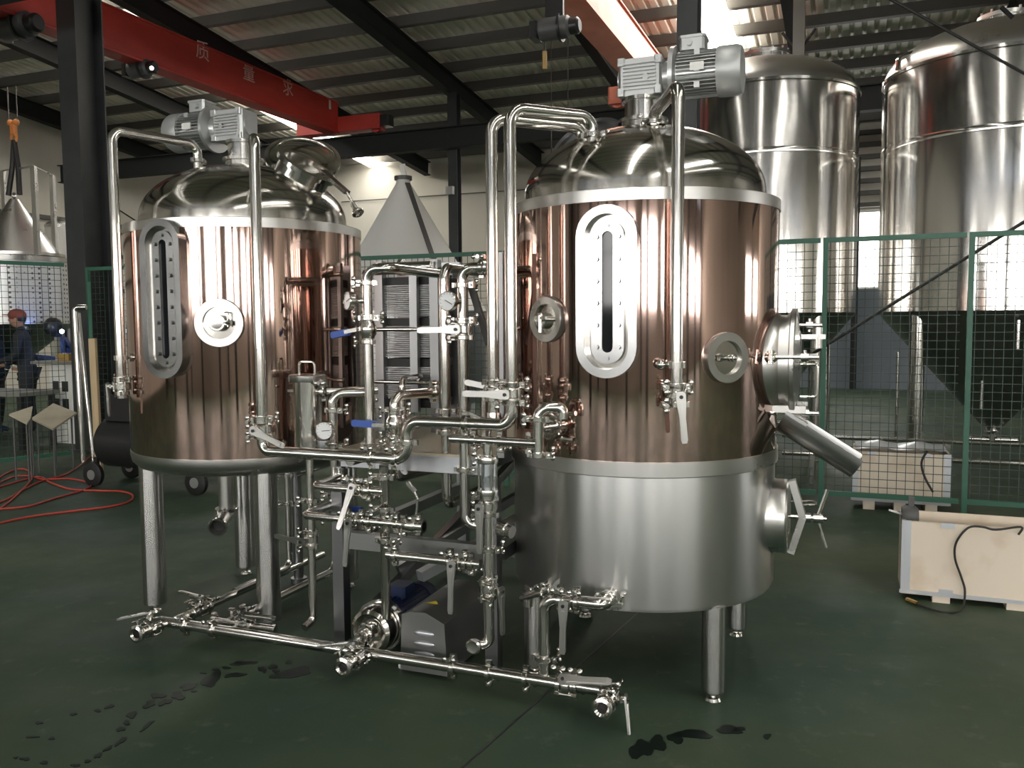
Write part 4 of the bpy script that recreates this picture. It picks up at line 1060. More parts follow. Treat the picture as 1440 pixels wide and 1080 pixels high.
# grain chute under the upper manway
c0 = AR + U * (RR + .03) + Z * (zmw - .245); c1 = on(1208, 652, v=AR.dot(V) - .02)
d_ = (c1 - c0).normalized(); sd_ = V; nu_ = d_.cross(sd_).normalized(); nu_ = nu_ if nu_.z > 0 else -nu_
m = MB(); vs = []; n = 14; rc = .10; fs = []
for L_ in (0, 1):
    q = c0 if L_ == 0 else c1
    for rr_ in (rc, rc - .008):
        for k in range(n + 1):
            a = pi * k / n; vs.append(q + sd_ * (rr_ * cos(a)) - nu_ * (rr_ * sin(a)) + nu_ * .03)
K = n + 1
for k in range(n):
    fs += [[k, k + 1, 2 * K + k + 1, 2 * K + k], [K + k, K + k + 1, 3 * K + k + 1, 3 * K + k], [k, k + 1, K + k + 1, K + k], [2 * K + k, 2 * K + k + 1, 3 * K + k + 1, 3 * K + k]]
fs += [[0, K, 3 * K, 2 * K], [n, K + n, 3 * K + n, 2 * K + n]]
m.add(vs, fs); m.bar(c0 + nu_ * .035 - sd_ * .11, c0 + d_ * .1 + nu_ * .035 - sd_ * .11, .03, .014); 
T = Thing('grain_chute', 'grey steel trough chute sloping down from the round side manway', 'chute', c0); T.part('trough', m, TANKDARK)
for s in (-1, 1):
    m = MB(); m.bar(c0 - U * .08 + nu_ * .05 + V * (.10 * s), c0 + U * .07 + nu_ * .05 + V * (.10 * s), .03, .03); T.part('hanger', m, SATIN)
# back manhole on the right dome
mo2 = AR - U * .28 + V * .22 + Z * (domez(.552, .36) - .04); n2 = (Z * .8 - U * .5 + V * .3).normalized()
m = MB(); m.lathe([(.19, 0), (.19, .1), (.21, .1), (.21, .12), (.17, .13), (0, .15)], mo2, n2, 40); RV.part('manhole_neck', m, DARKFRAME)
hq = on(806, 188, v=mo2.dot(V) - .1)
m = MB(); m.bar(hq, hq + U * .09 + Z * .0, .02, .02); m.bar(hq + U * .02 - Z * .06, hq + U * .08 + Z * .02, .025, .02); m.cyl(hq - U * .04 + Z * .03, hq + U * .03 + Z * .02, .012, n=10); m.cyl(hq + U * .05 - Z * .09, hq + U * .05 + Z * .02, .014, n=10); m.bar(hq + U * .05 - Z * .08, mo2 + n2 * .1, .02, .02); RV.part('lid_hinge', m, STEEL)

# ================================================================== agitator drives
def drive(label, A, zt, sgn, gx, r0):
    T = Thing('agitator_drive', label, 'motor', A + Z * zt)
    o = A + Z * zt
    m = MB(); m.lathe([(0, -.03), (.10, -.03), (.10, .045), (.115, .045), (.115, .06), (.085, .06), (.085, .14), (.10, .14), (.10, .155), (0, .155)], o, Z, 40); T.part('mounting_neck', m, STEEL)
    for k in range(6):
        a = 2 * pi * k / 6; m2 = MB()
    zc = zt + .155 + .085; g = A + Z * zc + U * gx
    m = MB(); m.box(g, .2, .15, .165, bev=.012)
    for k in range(8): m.box(g + Z * (-.056 + .016 * k) - V * .082, .15, .024, .006)
    for su in (-1, 1):
        for sz in (-1, 1): m.box(g + U * (.085 * su) + Z * (.067 * sz) - V * .08, .035, .02, .035, bev=.005); m.cyl(g + U * (.085 * su) + Z * (.067 * sz) - V * .085, g + U * (.085 * su) + Z * (.067 * sz) - V * .093, .009, n=8)
    m.cyl(g - V * .07 + U * (.03 * sgn) - Z * .008, g - V * .094 + U * (.03 * sgn) - Z * .008, .014, n=14)
    m.cyl(g - U * (sgn * .1), g - U * (sgn * .108), .055, n=24)
    T.part('gearbox', m, CAST)
    ax = U * sgn; f = g + ax * .10
    m = MB(); m.lathe([(0, 0), (.07, 0), (.075, .03), (.13, .035), (.13, .055), (.1, .06), (0, .06)], f, ax, 40); T.part('flange', m, CAST)
    b = f + ax * .06
    m = MB(); m.cyl(b, b + ax * .19, .072, n=36)
    for k in range(36):
        a = 2 * pi * k / 36; d = V * cos(a) + Z * sin(a); m.bar(b + ax * .005 + d * .086, b + ax * .185 + d * .086, .0045, .034, upv=d)
    for sz in (-1, 0, 1):
        for t in (.06,): m.box(b + ax * .10 - V * .098 + Z * (.07 * sz), .025, .01, .025)
    T.part('motor_body', m, CAST)
    m = MB(); m.lathe([(.0, 0), (.108, 0), (.11, .01), (.11, .085), (.1, .105), (.07, .11), (0, .11)], b + ax * .18, ax, 40); T.part('fan_cover', m, mat('fan_cover_grey', (.42, .43, .43), .4, .5))
    m = MB(); m.box(b + ax * .07 + Z * .125, .11, .11, .055, bev=.01); m.box(b + ax * .07 + Z * .155, .12, .12, .012, bev=.01); m.box(b + ax * .07 + Z * .095, .07, .07, .03); m.cyl(b + ax * .06 + Z * .125 - V * .05, b + ax * .06 + Z * .125 - V * .075, .014, n=12); T.part('terminal_box', m, CAST)
    m = MB(); m.box(b + ax * .1 - V * .1 + Z * .01, .06, .008, .035); T.part('nameplate', m, WHITE)
    return T
drive('grey finned agitator motor and gearbox on the left vessel dome', AL, ZR + DH - .02, -1, -.05, .1)
drive('grey finned agitator motor and gearbox on the right vessel dome', AR, ZR + DH - .02, 1, -.0, .1)
# ================================================================== pipework
VH = 3.25                                              # plane of the front header pipe
nv = -V
def lerp_px(a, b, px):                                 # point on a-b level with a bearing
    return slide(a, (b - a).normalized(), px=px)
# --- left overflow pipe (dome -> front left corner)
f0 = on(279, 244, v=3.86); r = Route(f0); r.z(py=203); top = r.p[-1]
cr = on(157, 186, v=3.40); cr.z = top.z
b0 = Vec((cr.x, cr.y, 0)); r2 = Route(cr); r2.z(py=560)
pl = [f0 - Z * .04, top, cr, r2.p[-1]]
pipe('bent steel pipe from the left dome down outside the left edge of the left vessel', pl, .0245, [(slide(cr, Z, py=533), Z, U), (top - Z * .09, Z, V)], bend=.06)
q = slide(cr, Z, py=503); p_, n_ = hit(205, 503, AL, RL); q2 = Vec((AL.x, AL.y, q.z)) + (Vec((q.x, q.y, 0)) - AL).normalized() * RL
m = MB(); m.cyl(q, q2, .008, n=10); m.ring(q, Z, .026, .034, -.012, .012, 20); m.cyl(q2, q2 + (q - q2).normalized() * .012, .022, n=16); single('pipe_bracket', m, STEEL, 'small steel bracket tying the outer pipe to the left vessel jacket', 'bracket')
bvalve('butterfly valve with downturned handle at the lower end of the left outer pipe', slide(cr, Z, py=543), Z, (-U * .8 - V * .4), -Z - U * .15, .0245, .16, .03)
# --- left vessel front pipe and the transfer pipe to the right vessel
VP = 3.28
a = on(357, 192, v=VP); r = Route(a); r.z(py=634)
foot = r.p[-1]
hd_ = Vec((a.x, a.y, 0)).normalized(); bk0 = a + hd_ * .42; dz = domez(.56, ((bk0 - AL) - Z * bk0.z).length)
r.u(px=573)
e1 = r.p[-1]
r.z(py=592); r.u(px=720)
e3 = r.p[-1]; r.z(py=560)
j_up = r.p[-1]
pts = [Vec((bk0.x, bk0.y, dz - .02)), bk0, a, slide(a, Z, py=590)]
pipe('straight steel pipe running down the front of the left vessel from its dome', pts, PR, [(slide(a, Z, py=588), Z, U)], bend=.055)
bvalve('butterfly valve at the foot of the front pipe on the left vessel', slide(a, Z, py=603), Z, nv * .9 + U * .1, U * .8 - Z * .35, PR, .17)
tp = [slide(a, Z, py=608)] + r.p[1:]
t_z = foot.z
pipe('long stepped transfer pipe crossing in front of the deck between the vessels', tp, PR,
     [(slide(foot, U, px=523), U, Z), (slide(foot, U, px=557), U, Z), (slide(e1, Z, py=622), Z, -U), (slide(e3, U, px=655), U, -Z), (slide(e3, Z, py=566), Z, U)], bend=.062)
# riser on the right (px 722) over to the right dome
f0 = on(834, 208, v=3.57); r = Route(e3); r.z(py=152)
cz = r.p[-1]; f1 = Vec((f0.x, f0.y, cz.z))
pipe('tall front steel riser bending over to the right vessel dome', [f0 - Z * .03, f1, cz, slide(cz, Z, py=548)], PR, [(slide(f1, Z, py=190), Z, U), (slide(cz, Z, py=541), Z, U)], bend=.065)
bvalve('butterfly valve with level handle under the tall front riser', slide(cz, Z, py=553), Z, nv, -U, PR, .19)
# second riser (px 694)
f2 = on(821, 211, v=3.68); a = on(694, 545, v=VP + .07); r = Route(a); r.z(py=166); cz2 = r.p[-1]; f3 = Vec((f2.x, f2.y, cz2.z))
pipe('tall steel riser just left of the front one, bending over to the right vessel dome', [f2 - Z * .03, f3, cz2, slide(cz2, Z, py=600)], PR, [(slide(cz2, Z, py=538), Z, U)], bend=.065)
bvalve('butterfly valve with dark handle under the second riser', slide(cz2, Z, py=549), Z, nv * .3 + V * .9, -U * .9 + Z * .15, PR, .17)
m = MB(); q = slide(cz2, Z, py=590); m.lathe([(0, -.03), (.03, -.03), (.034, 0), (.03, .03), (0, .03)], q, Z, 18); m.cyl(q + Z * .03, q - Z * .03, .012); m.cyl(q + nv * .03, q + nv * .05 - Z * .07, .006, n=8); m.lathe([(.010, -.004), (.02, 0), (.010, .004), (.007, 0)], q + nv * .055 - Z * .09, V, 14, closed=True); m.bar(q - U * .02 + nv * .04, q - U * .09 + nv * .05 + Z * .03, .02, .012)
single('sample_cock', m, STEEL, 'small sample cock with a ring pull hanging under the second riser', 'valve')
# thin square post between the risers
q = on(704, 400, v=VP + .2); zt = on(704, 355, v=VP + .2).z
m = MB(); m.box(Vec((q.x, q.y, (zt + 1.0) / 2)), .034, .034, zt - 1.0); single('square_post', m, HXFRAME, 'square steel post standing on the deck between the two risers', 'post')
# --- right vessel front pipe
f0 = on(919, 205, v=3.74); r = Route(f0); r.z(py=160); t0 = r.p[-1]; c_ = on(954, 112, v=3.33); c_.z = t0.z
c_ = slide(Vec((c_.x, c_.y, t0.z)), U, px=954)
bt = slide(c_, Z, py=572)
pipe('steel pipe running down the front of the right vessel from its dome', [f0 - Z * .03, t0, c_, bt], PR, [(slide(t0, Z, py=172), Z, -U), (slide(c_, Z, py=546), Z, U)], bend=.05)
bvalve('butterfly valve with hanging handle at the foot of the right vessel front pipe', slide(c_, Z, py=556), Z, nv * .9 + U * .4, -Z + U * .1, PR, .18)
q = slide(c_, Z, py=513); dd = (Vec((q.x, q.y, 0)) - AR).normalized(); q2 = Vec((AR.x, AR.y, q.z)) + dd * RR
m = MB(); m.cyl(q, q2, .009, n=10); m.ring(q, Z, .0265, .036, -.012, .012, 20); m.cyl(q2, q2 + dd * .014, .024, n=16); m.ball(q - U * .06, .022, 12); m.cyl(q, q - U * .06, .008, n=8); single('pipe_bracket', m, STEEL, 'small steel bracket tying the front pipe to the right vessel jacket', 'bracket')

# --- plate heat exchanger on the deck
VX = 4.12
q = on(527, 604, v=VX); zd = 1.005; hx0 = on(527, 480, v=VX).dot(U); hx1 = on(618, 480, v=VX).dot(U); zt = on(570, 366, v=VX).z
T = Thing('plate_heat_exchanger', 'plate heat exchanger with bolted steel frame standing on the deck between the vessels', 'heat exchanger', W((hx0 + hx1) / 2, VX, zd))
wx = hx1 - hx0; zc = (zd + .1 + zt) / 2; hz = zt - zd - .1
for uu in (hx0 + .03, hx1 - .03):
    m = MB(); m.box(W(uu, VX + .02, zc), .05, .05, hz); T.part('end_plate', m, HXFRAME)
m = MB(); m.box(W((hx0 + hx1) / 2 + .05, VX + .0, zc), .045, .03, hz * .98); T.part('guide_bar', m, HXFRAME)
pm = mat('plate_pack', (.36, .36, .36), .38, .9, bump=((8, 8, 260), .6, .004))
for k in range(3):
    z0 = zd + .18 + k * (hz - .16) / 3
    m = MB(); hh = (hz - .16) / 3 - .05
    for j in range(16): m.box(W((hx0 + hx1) / 2, VX + .12, z0 + hh * (j + .5) / 16), wx - .1, .2, hh / 16 - .004)
    T.part('plate_pack', m, pm)
m = MB()
for k in range(4): m.box(W((hx0 + hx1) / 2, VX + .16, zd + .15 + k * (hz - .16) / 3), wx - .1, .24, .045)
T.part('gasket_bar', m, BLACK)
for py in (383, 463, 537):
    z_ = on(570, py, v=VX).z; m = MB(); m.cyl(W(hx0 - .03, VX - .025, z_), W(hx1 + .04, VX - .025, z_), .011, n=12)
    m.cyl(W(hx0 - .045, VX - .025, z_), W(hx0 - .015, VX - .025, z_), .02, n=6); m.cyl(W(hx1 + .015, VX - .025, z_), W(hx1 + .04, VX - .025, z_), .02, n=6); T.part('tie_bolt', m, STEEL)
for uu in (hx0 + .03, hx1 - .03):
    for vv in (VX + .02, VX + .26):
        m = MB(); m.box(W(uu, vv, zd + .05), .05, .05, .1); T.part('foot', m, DARKFRAME)
m = MB(); m.box(W((hx0 + hx1) / 2, VX + .28, zc), wx, .03, hz); T.part('back_plate', m, DARKFRAME)
m = MB(); m.cyl(W(hx0 + .06, VX - .04, zt - .04), W(hx1 - .02, VX - .04, zt - .04), .028, n=18); m.ring(W(hx0 + .2, VX - .04, zt - .04), U, .028, .045, -.012, .012, 24); T.part('header_tube', m, STEEL)

# --- pipe with thermometer at the left of the exchanger (px 516-522)
VA = 3.46
a = on(516.5, 400, v=VA); r = Route(a); r.z(py=640); ab = r.p[-1]
at_ = slide(a, Z, py=378); ar = slide(at_, U, px=548); arv = ar + V * (VX - .04 - VA)
pipe('vertical pipe with thermometer left of the heat exchanger', [ab + V * (VP - VA), ab, at_, ar, Vec((arv.x, arv.y, at_.z))], .0235, [(slide(a, Z, py=398), Z, -U), (slide(a, Z, py=447), Z, U), (ab + Z * .045, Z, U)], bend=.055)
ballvalve('ball valve with blue grip on the pipe left of the heat exchanger', slide(a, Z, py=463), Z, nv * .8 - U * .5, -U - Z * .18, .0235, .10)
st = slide(a, Z, py=423); gc = st - U * .075 + nv * .04
gauge('white dial thermometer on the left pipe of the heat exchanger', gc, (nv * .8 - U * .55 + Z * .05).normalized(), .044, st, .3)
# --- pipes B and C right of the exchanger
VB2 = 3.52
b_ = on(627, 600, v=VB2); bt = slide(b_, Z, py=376); bb = slide(b_, Z, py=711)
pipe('plain vertical pipe right of the heat exchanger with a U bend at the bottom', [Vec((bt.x, bt.y, bt.z)) + V * .5, bt, bb, bb + V * .45, bb + V * .45 + Z * .5], .0235, [(slide(b_, Z, py=578), Z, U), (slide(b_, Z, py=597), Z, U), (slide(b_, Z, py=608), Z, U)], bend=.055)
c_ = on(652, 560, v=VB2 - .06); ct = slide(c_, Z, py=377); cb = slide(c_, Z, py=738); ce = slide(ct, U, px=681)
pipe('vertical pipe with thermometer right of the heat exchanger', [ce, ct, cb, cb + U * .12 + V * .02], .0235, [(slide(c_, Z, py=401), Z, U), (slide(c_, Z, py=450), Z, U), (slide(c_, Z, py=660), Z, U), (ce - U * .01, U, Z)], bend=.055)
m = MB(); m.lathe([(0, 0), (.036, 0), (.04, .008), (.036, .02), (0, .024)], ce + U * .002, U, 24); single('end_cap', m, STEEL, 'round steel cap closing the top elbow beside the front riser', 'cap')
bvalve('butterfly valve with straight handle in front of the heat exchanger right post', slide(c_, Z, py=463), Z, nv, -U - Z * .02, .0235, .19)
st = slide(c_, Z, py=424); gauge('white dial thermometer on the right pipe of the heat exchanger', st + nv * .085 - U * .03, (nv * .97 - U * .12).normalized(), .044, st, -.5)
# dark lever leaning beside the right pipe
d0 = on(662, 400, v=VB2 - .02); d1 = on(688, 485, v=VB2 + .06)
m = MB(); m.bar(d0, d1, .03, .02, upv=V); m.ring(d0, V, .008, .018, -.012, .012, 16); single('brace_bar', m, DARKFRAME, 'dark flat bar slanting from the right exchanger pipe to the risers', 'bar')
# --- elbow pipe with ball valve between (px 556)
VF = 3.42
f_ = on(556, 640, v=VF); ft = slide(f_, Z, py=556); fe = slide(ft, U, px=578) + V * .22; fb = slide(f_, Z, py=672)
pipe('short elbow pipe with open flange in front of the heat exchanger', [fe, ft, fb, fb + V * .3 + U * .05], .0235, [(fe, fe - ft, Z), (slide(f_, Z, py=576), Z, U), (slide(f_, Z, py=618), Z, U)], bend=.05)
ballvalve('ball valve with blue grip on the short elbow pipe', slide(f_, Z, py=597), Z, nv * .85 - U * .3, -U + Z * .02, .0235, .13)
q = on(600, 594, v=3.9); m_ = q - U * .14
ballvalve('ball valve with blue grip half hidden behind the transfer pipe', m_, Z, nv, U, .02, .12)
pipe('short upright pipe stub behind the transfer pipe on the deck', [Vec((m_.x, m_.y, 1.0)), m_ + Z * .22, m_ + Z * .22 + V * .2], .019, (), bend=.04)
# --- strainer canister
q = on(433, 580, v=3.52); s_ = Vec((q.x, q.y, 0)); z0 = slide(q, Z, py=629).z; z1 = slide(q, Z, py=533).z
T = Thing('strainer', 'polished cylindrical strainer with lid handle beside the left vessel', 'strainer', s_ + Z * z0)
m = MB(); m.lathe([(0, z0 - .02), (.05, z0 - .015), (.068, z0), (.068, z1 - .01), (0, z1 - .01)], s_, Z, 36); T.part('body', m, STEEL)
m = MB(); m.lathe([(0, z1 - .012), (.088, z1 - .012), (.09, z1 - .008), (.09, z1 + .018), (.086, z1 + .022), (0, z1 + .024)], s_, Z, 40); T.part('lid', m, SATIN)
m = MB(); h0 = s_ + Z * (z1 + .02); m.tube([h0 - U * .045, h0 - U * .045 + Z * .065, h0 + U * .045 + Z * .065, h0 + U * .045], .006, 8, bend=.02); T.part('lid_handle', m, STEEL)
m = MB(); nz = slide(q, Z, py=550); m.cyl(Vec((nz.x, nz.y, nz.z)) + U * .06, Vec((nz.x, nz.y, nz.z)) + U * .10 , .023, n=16); clamp_mesh(m, Vec((nz.x, nz.y, nz.z)) + U * .10, U, .023, Z); m.box(nz - U * .085, .05, .02, .012); T.part('outlet_nozzle', m, STEEL)
h_ = on(469, 610, v=3.50); ht = slide(h_, Z, py=553); he = slide(ht, U, px=508) + V * .10
pipe('bent pipe carrying a thermometer beside the strainer', [he, ht, slide(h_, Z, py=667)], .0215, [(he, he - ht, -Z), (slide(h_, Z, py=577), Z, U), (slide(h_, Z, py=626), Z, U)], bend=.05)
pipe('short pipe from the strainer towards the heat exchanger', [Vec((nz.x, nz.y, nz.z)) + U * .11, Vec((nz.x, nz.y, nz.z)) + U * .30 + V * .16], .02, ())
st = slide(h_, Z, py=604); gauge('white dial thermometer below the strainer pipe elbow', st + nv * .05 - U * .015, (nv * .98 + U * .1).normalized(), .045, st, .1)
m = MB(); q = on(455, 628, v=3.53); m.box(q, .05, .03, .06, bev=.004); m.cyl(q + nv * .02, q + U * .12 + nv * .02, .005, n=8); m.ring(slide(h_, Z, py=626) , Z, .0225, .03, -.006, .006, 18); single('pipe_support', m, DECKEDGE, 'small grey pipe support plate under the strainer thermometer', 'support')

# --- operator deck
d0 = on(473, 638, v=3.46); d1 = on(708, 640, v=3.46); du0, du1 = d0.dot(U), min(d1.dot(U), AR.dot(U) - RR + .06)
T = Thing('work_deck', 'checker plate working deck on square legs between the two vessels', 'platform', W((du0 + du1) / 2, 4.2))
zD = 1.0; VD1 = 5.0
du0b = du0
m = MB(); m.box(W((du0 + du1) / 2, 3.47 + .03, zD - .045), du1 - du0, .012, .09); T.part('front_edge', m, DECKEDGE)
m = MB(); m.prism([(du0, 3.48), (du1 - .0, 3.48), (du1 - .10, 3.75), (du1 - .10, VD1), (du0 + .02, VD1)], Vec((0, 0, zD - .012)), U, V, .012); T.part('deck_plate', m, DECK)
m = MB(); m.box(W((du0 + du1) / 2, VD1, zD - .045), du1 - du0 - .1, .012, .09); T.part('rear_edge', m, DECKEDGE)
for uu in (du0 + .0, du1 - .0):
    m = MB(); m.box(W(uu + (.03 if uu == du0 else -.12), (3.5 + VD1) / 2, zD - .06), .012, VD1 - 3.5, .08); T.part('side_edge', m, DARKFRAME)
lg0 = on(480, 800, v=3.52).dot(U); lg1 = on(694, 850, v=3.46).dot(U)
for uu, vv in ((lg0, 3.52), (lg1, 3.46), (lg0, VD1 - .05), (lg1 + .05, VD1 - .05)):
    m = MB(); m.box(W(uu, vv, (zD - .09) / 2 + .02), .06, .06, zD - .09 - .04); T.part('leg', m, DARKFRAME)
zr = on(600, 770, v=3.52).z
m = MB(); m.box(W((lg0 + lg1) / 2, 3.53, zr), lg1 - lg0 - .06, .05, .08); T.part('cross_rail', m, HXFRAME)
for uu in (lg0, lg1):
    m = MB(); m.box(W(uu, (3.55 + VD1 - .08) / 2, zr), .05, VD1 - .08 - 3.55, .06); T.part('cross_rail', m, DARKFRAME)
m = MB(); m.bar(W(lg0 + .04, 3.62, .10), W(lg0 + .5, VD1 - .1, .86), .05, .05); T.part('diagonal_brace', m, DARKFRAME)
m = MB(); m.bar(W(lg0 + .38, 3.62, .37), W(lg1 - .1, 4.3, .56), .05, .05); T.part('diagonal_brace', m, DECKEDGE)
m = MB(); m.bar(W(lg0 + .1, 3.9, .30), W(lg1 + .0, 4.9, .80), .045, .045); T.part('diagonal_brace', m, DARKFRAME)
m = MB(); m.box(W((lg0 + lg1) / 2, VD1 - .05, .14), lg1 - lg0, .05, .05); T.part('cross_rail', m, DARKFRAME)

# --- pipe I (px 436) to the floor
i_ = on(436.5, 700, v=3.44); it = slide(i_, Z, py=646); ib = Vec((i_.x, i_.y, .05))
ib = slide(i_, Z, py=872)
pipe('slim vertical pipe dropping to the floor below the strainer', [it, ib, ib - U * .01 - V * .06 - Z * .02], .0195, [(slide(i_, Z, py=704), Z, -U), (slide(i_, Z, py=724), Z, U)], bend=.035)
bvalve('butterfly valve with handle pointing left on the slim floor pipe', slide(i_, Z, py=758), Z, nv * .9 - U * .2, -U + Z * .02, .0195, .19, .032)
# --- pipe L (px 542) from transfer pipe to pump, and branches
l_ = on(542, 760, v=VP); lt = slide(l_, Z, py=648); lb = on(543, 868, v=VP + .09)
pipe('vertical pipe from the transfer pipe down to the stainless pump', [lt - Z * .02, lb], .0225, [(slide(l_, Z, py=671), Z, -U), (slide(l_, Z, py=760), Z, U), (slide(l_, Z, py=716), Z, -U)], bend=.03)
# J
j1 = slide(l_, Z, py=691); j0 = slide(j1, U, px=441); jb = j0 + V * .22
pipe('upper branch pipe running left from the pump riser', [slide(j1, U, px=540) , j0, jb, jb + Z * .05], .0195, [(slide(j1, U, px=519), U, -Z), (jb, V, U)], bend=.04)
bvalve('butterfly valve on the upper branch pipe left of the pump riser', slide(j1, U, px=505), U, nv * .9 + Z * .25, -Z - U * .22, .0195, .19, .034)
k1 = slide(l_, Z, py=735); k0 = slide(k1, U, px=426); kr = slide(k1, U, px=572)
pipe('lower branch pipe crossing the pump riser to a clamped valve end', [kr, k1, k0, k0 + V * .3], .0195, [(slide(k1, U, px=519), U, -Z), (slide(k1, U, px=558), U, Z)], bend=.04)
bvalve('butterfly valve with bright hanging handle on the lower branch pipe', slide(k1, U, px=500), U, nv, -Z - U * .1, .0195, .20, .034)
T = Thing('check_valve', 'short clamped check valve at the right end of the lower branch', 'valve', slide(k1, U, px=578))
q = slide(k1, U, px=568); m = MB(); m.lathe([(.0205, 0), (.03, 0), (.036, .012), (.036, .055), (.03, .065), (.03, .1), (.0205, .1)], q, U, 24, closed=True); T.part('body', m, STEEL)
for t in (.0, .075):
    m = MB(); clamp_mesh(m, q + U * t, U, .0205, Z if t else -Z); T.part('clamp', m, STEEL)
m = MB(); m.tube([q + U * .06 + Z * .03, q + U * .07 + Z * .12, q + U * .03 + Z * .19], .006, 8, bend=.02); m.bar(q + U * .02 + Z * .19, q + U * .06 + Z * .15, .02, .012); T.part('chain_pin', m, STEEL)
q = on(469, 712, v=3.62); ballvalve('small ball valve with blue grip between the two branch pipes', q, Z, nv, U, .016, .12)
pipe('slim upright pipe behind the branch pipes carrying a small blue valve', [slide(q, Z, py=668), slide(q, Z, py=745), slide(q, Z, py=745) + V * .2], .0155, (), bend=.03)
# M, N: lower branch to the sight tube column
m1 = slide(l_, Z, py=779); 
n_ = on(687, 800, v=VP); mr = slide(m1, U, px=682)
pipe('level pipe from the pump riser to the sight tube column', [slide(m1, U, px=545), slide(m1, U, px=676)], .0215, [(slide(m1, U, px=556), U, Z), (slide(m1, U, px=663), U, -Z)])
bvalve('butterfly valve with long hanging handle on the level pipe', slide(m1, U, px=644), U, nv, -Z - U * .03, .0215, .21, .036)
nt_ = slide(n_, Z, py=623)
sg0, sg1 = slide(n_, Z, py=647), slide(n_, Z, py=692)
pipe('short pipe entering the top of the glass sight tube', [nt_, sg0 + Z * .01], .021, [(sg0 + Z * .01, Z, -U)])
T = Thing('sight_tube', 'glass sight tube in a steel rod cage in front of the right vessel', 'sight glass', sg1)
m = MB(); m.cyl(sg1, sg0, .027, n=24); gl = bpy.data.materials.new('clear_glass'); gl.use_nodes = True
gb = gl.node_tree.nodes['Principled BSDF']; gb.inputs['Roughness'].default_value = .03; gb.inputs['Transmission Weight'].default_value = .9; gb.inputs['Base Color'].default_value = (.7, .75, .75, 1); gb.inputs['IOR'].default_value = 1.3
T.part('glass_tube', m, gl)
for q in (sg0, sg1):
    m = MB(); m.lathe([(0, -.012), (.045, -.012), (.047, 0), (.045, .012), (0, .012)], q, Z, 28); T.part('end_flange', m, STEEL)
m = MB()
for k in range(4):
    a = pi / 4 + k * pi / 2; d = (U * cos(a) + V * sin(a)) * .04; m.cyl(sg1 + d - Z * .015, sg0 + d + Z * .02, .0045, n=8)
T.part('cage_rod', m, STEEL)
nb = slide(n_, Z, py=905)
pipe('sight tube column pipe dropping to a round cap at the floor header', [sg1 - Z * .012, nb, nb - U * .05 - V * .03], .0235, [(slide(n_, Z, py=772), Z, U)], bend=.03)
bvalve('butterfly valve with hanging handle right under the sight tube', slide(n_, Z, py=711), Z, nv - U * .15, -Z, .0235, .19)
bvalve('butterfly valve with handle to the right on the sight tube column', slide(n_, Z, py=827), Z, U * .9 - V * .3, -Z + U * .12, .0235, .19)
q = nb - U * .05 - V * .04; m = MB(); m.lathe([(0, 0), (.03, 0), (.034, .006), (.034, .02), (.026, .024), (0, .02)], q, nv, 24); single('end_cap', m, STEEL, 'round steel cap at the foot of the sight tube column', 'cap')
q = on(700, 742, v=3.42); m = MB(); m.lathe([(0, 0), (.02, 0), (.034, .01), (.034, .05), (.028, .055), (.028, .08), (0, .08)], q, (nv * .25 + U * .9 - Z * .1).normalized(), 20); m.cyl(q, q + V * .2, .018); single('clamped_fitting', m, STEEL, 'short angled clamped fitting beside the sight tube column', 'fitting')
# O: slanting inlet pipe into the right vessel
u1, un = hit(783, 598, AR, RR)
uo = Vec((AR.x, AR.y, u1.z)) + un * RR
oa = slide(n_, Z, py=619); o0 = slide(oa, U, px=634); 
g0 = slide(oa, U, px=757)
pipe('level pipe across to the U bend on the right vessel', [o0, g0 + nv * .02], .0185, [(slide(oa, U, px=667), U, -Z), (slide(oa, U, px=704), U, -Z), (slide(oa, U, px=744), U, -Z)])
gt = slide(g0, Z, py=573); ga = gt + U * .09
pipe('upturned U bend pipe entering the right vessel jacket', [g0 - Z * .05, gt, Vec((gt.x, gt.y, gt.z)) + U * .095 + V * .03, Vec((gt.x, gt.y, uo.z + .04)) + U * .095 + V * .03], .0235, [(slide(g0, Z, py=589), Z, -U), (g0 - Z * .05, Z, U)], bend=.046)
m = MB(); m.lathe([(0, -.02), (.05, -.02), (.05, .035), (.058, .035), (.058, .05), (.03, .055), (.0, .055)], uo, un, 32); m.cyl(uo + un * .05, uo + un * .1, .02); clamp_mesh(m, uo + un * .045, un, .035, U)
for k in (-1, 1): m.cyl(uo + un * .045 + U * .05 + Z * (.05 * k), uo + un * .045 + U * .10 + Z * (.055 * k), .01, n=10)
RV.part('inlet_port', m, STEEL)
# --- floor header
h0 = on(196, 868, v=VH); zh = .15
h0 = on(225, 873, v=VH); zh = h0.z
hl = slide(h0, U, px=226); hr = slide(h0, U, px=812)
hm = slide(h0, U, px=478)
pipe('long header pipe running low along the front of both vessels', [hl, slide(h0, U, px=790)], .0255,
     [(slide(h0, U, px=262), U, Z), (slide(h0, U, px=301), U, Z), (slide(h0, U, px=512), U, -Z), (slide(h0, U, px=638), U, Z), (slide(h0, U, px=688), U, -Z), (slide(h0, U, px=740), U, -Z)])
def outlet(label, c, Lf, side, hdir, hlabel):
    e = c + nv * Lf
    T = Thing('hose_outlet', label, 'outlet', e)
    m = MB(); m.lathe([(.0205, 0), (.0255, 0), (.0255, Lf - .03), (.036, Lf - .028), (.042, Lf - .012), (.042, Lf), (.03, Lf + .004), (.0205, Lf - .004)], c + nv * .02, nv, 32, closed=True); T.part('nozzle', m, STEEL)
    m = MB(); m.cyl(c + nv * .03, c + nv * (Lf - .02), .0203, n=20); T.part('bore_shade', m, BLACK)  # shade inside the open nozzle, drawn as a black plug
    bvalve(hlabel, c + nv * (Lf * .5), V, side, hdir, .0255, .17, .03)
ol = slide(h0, U, px=232); om = slide(h0, U, px=512)
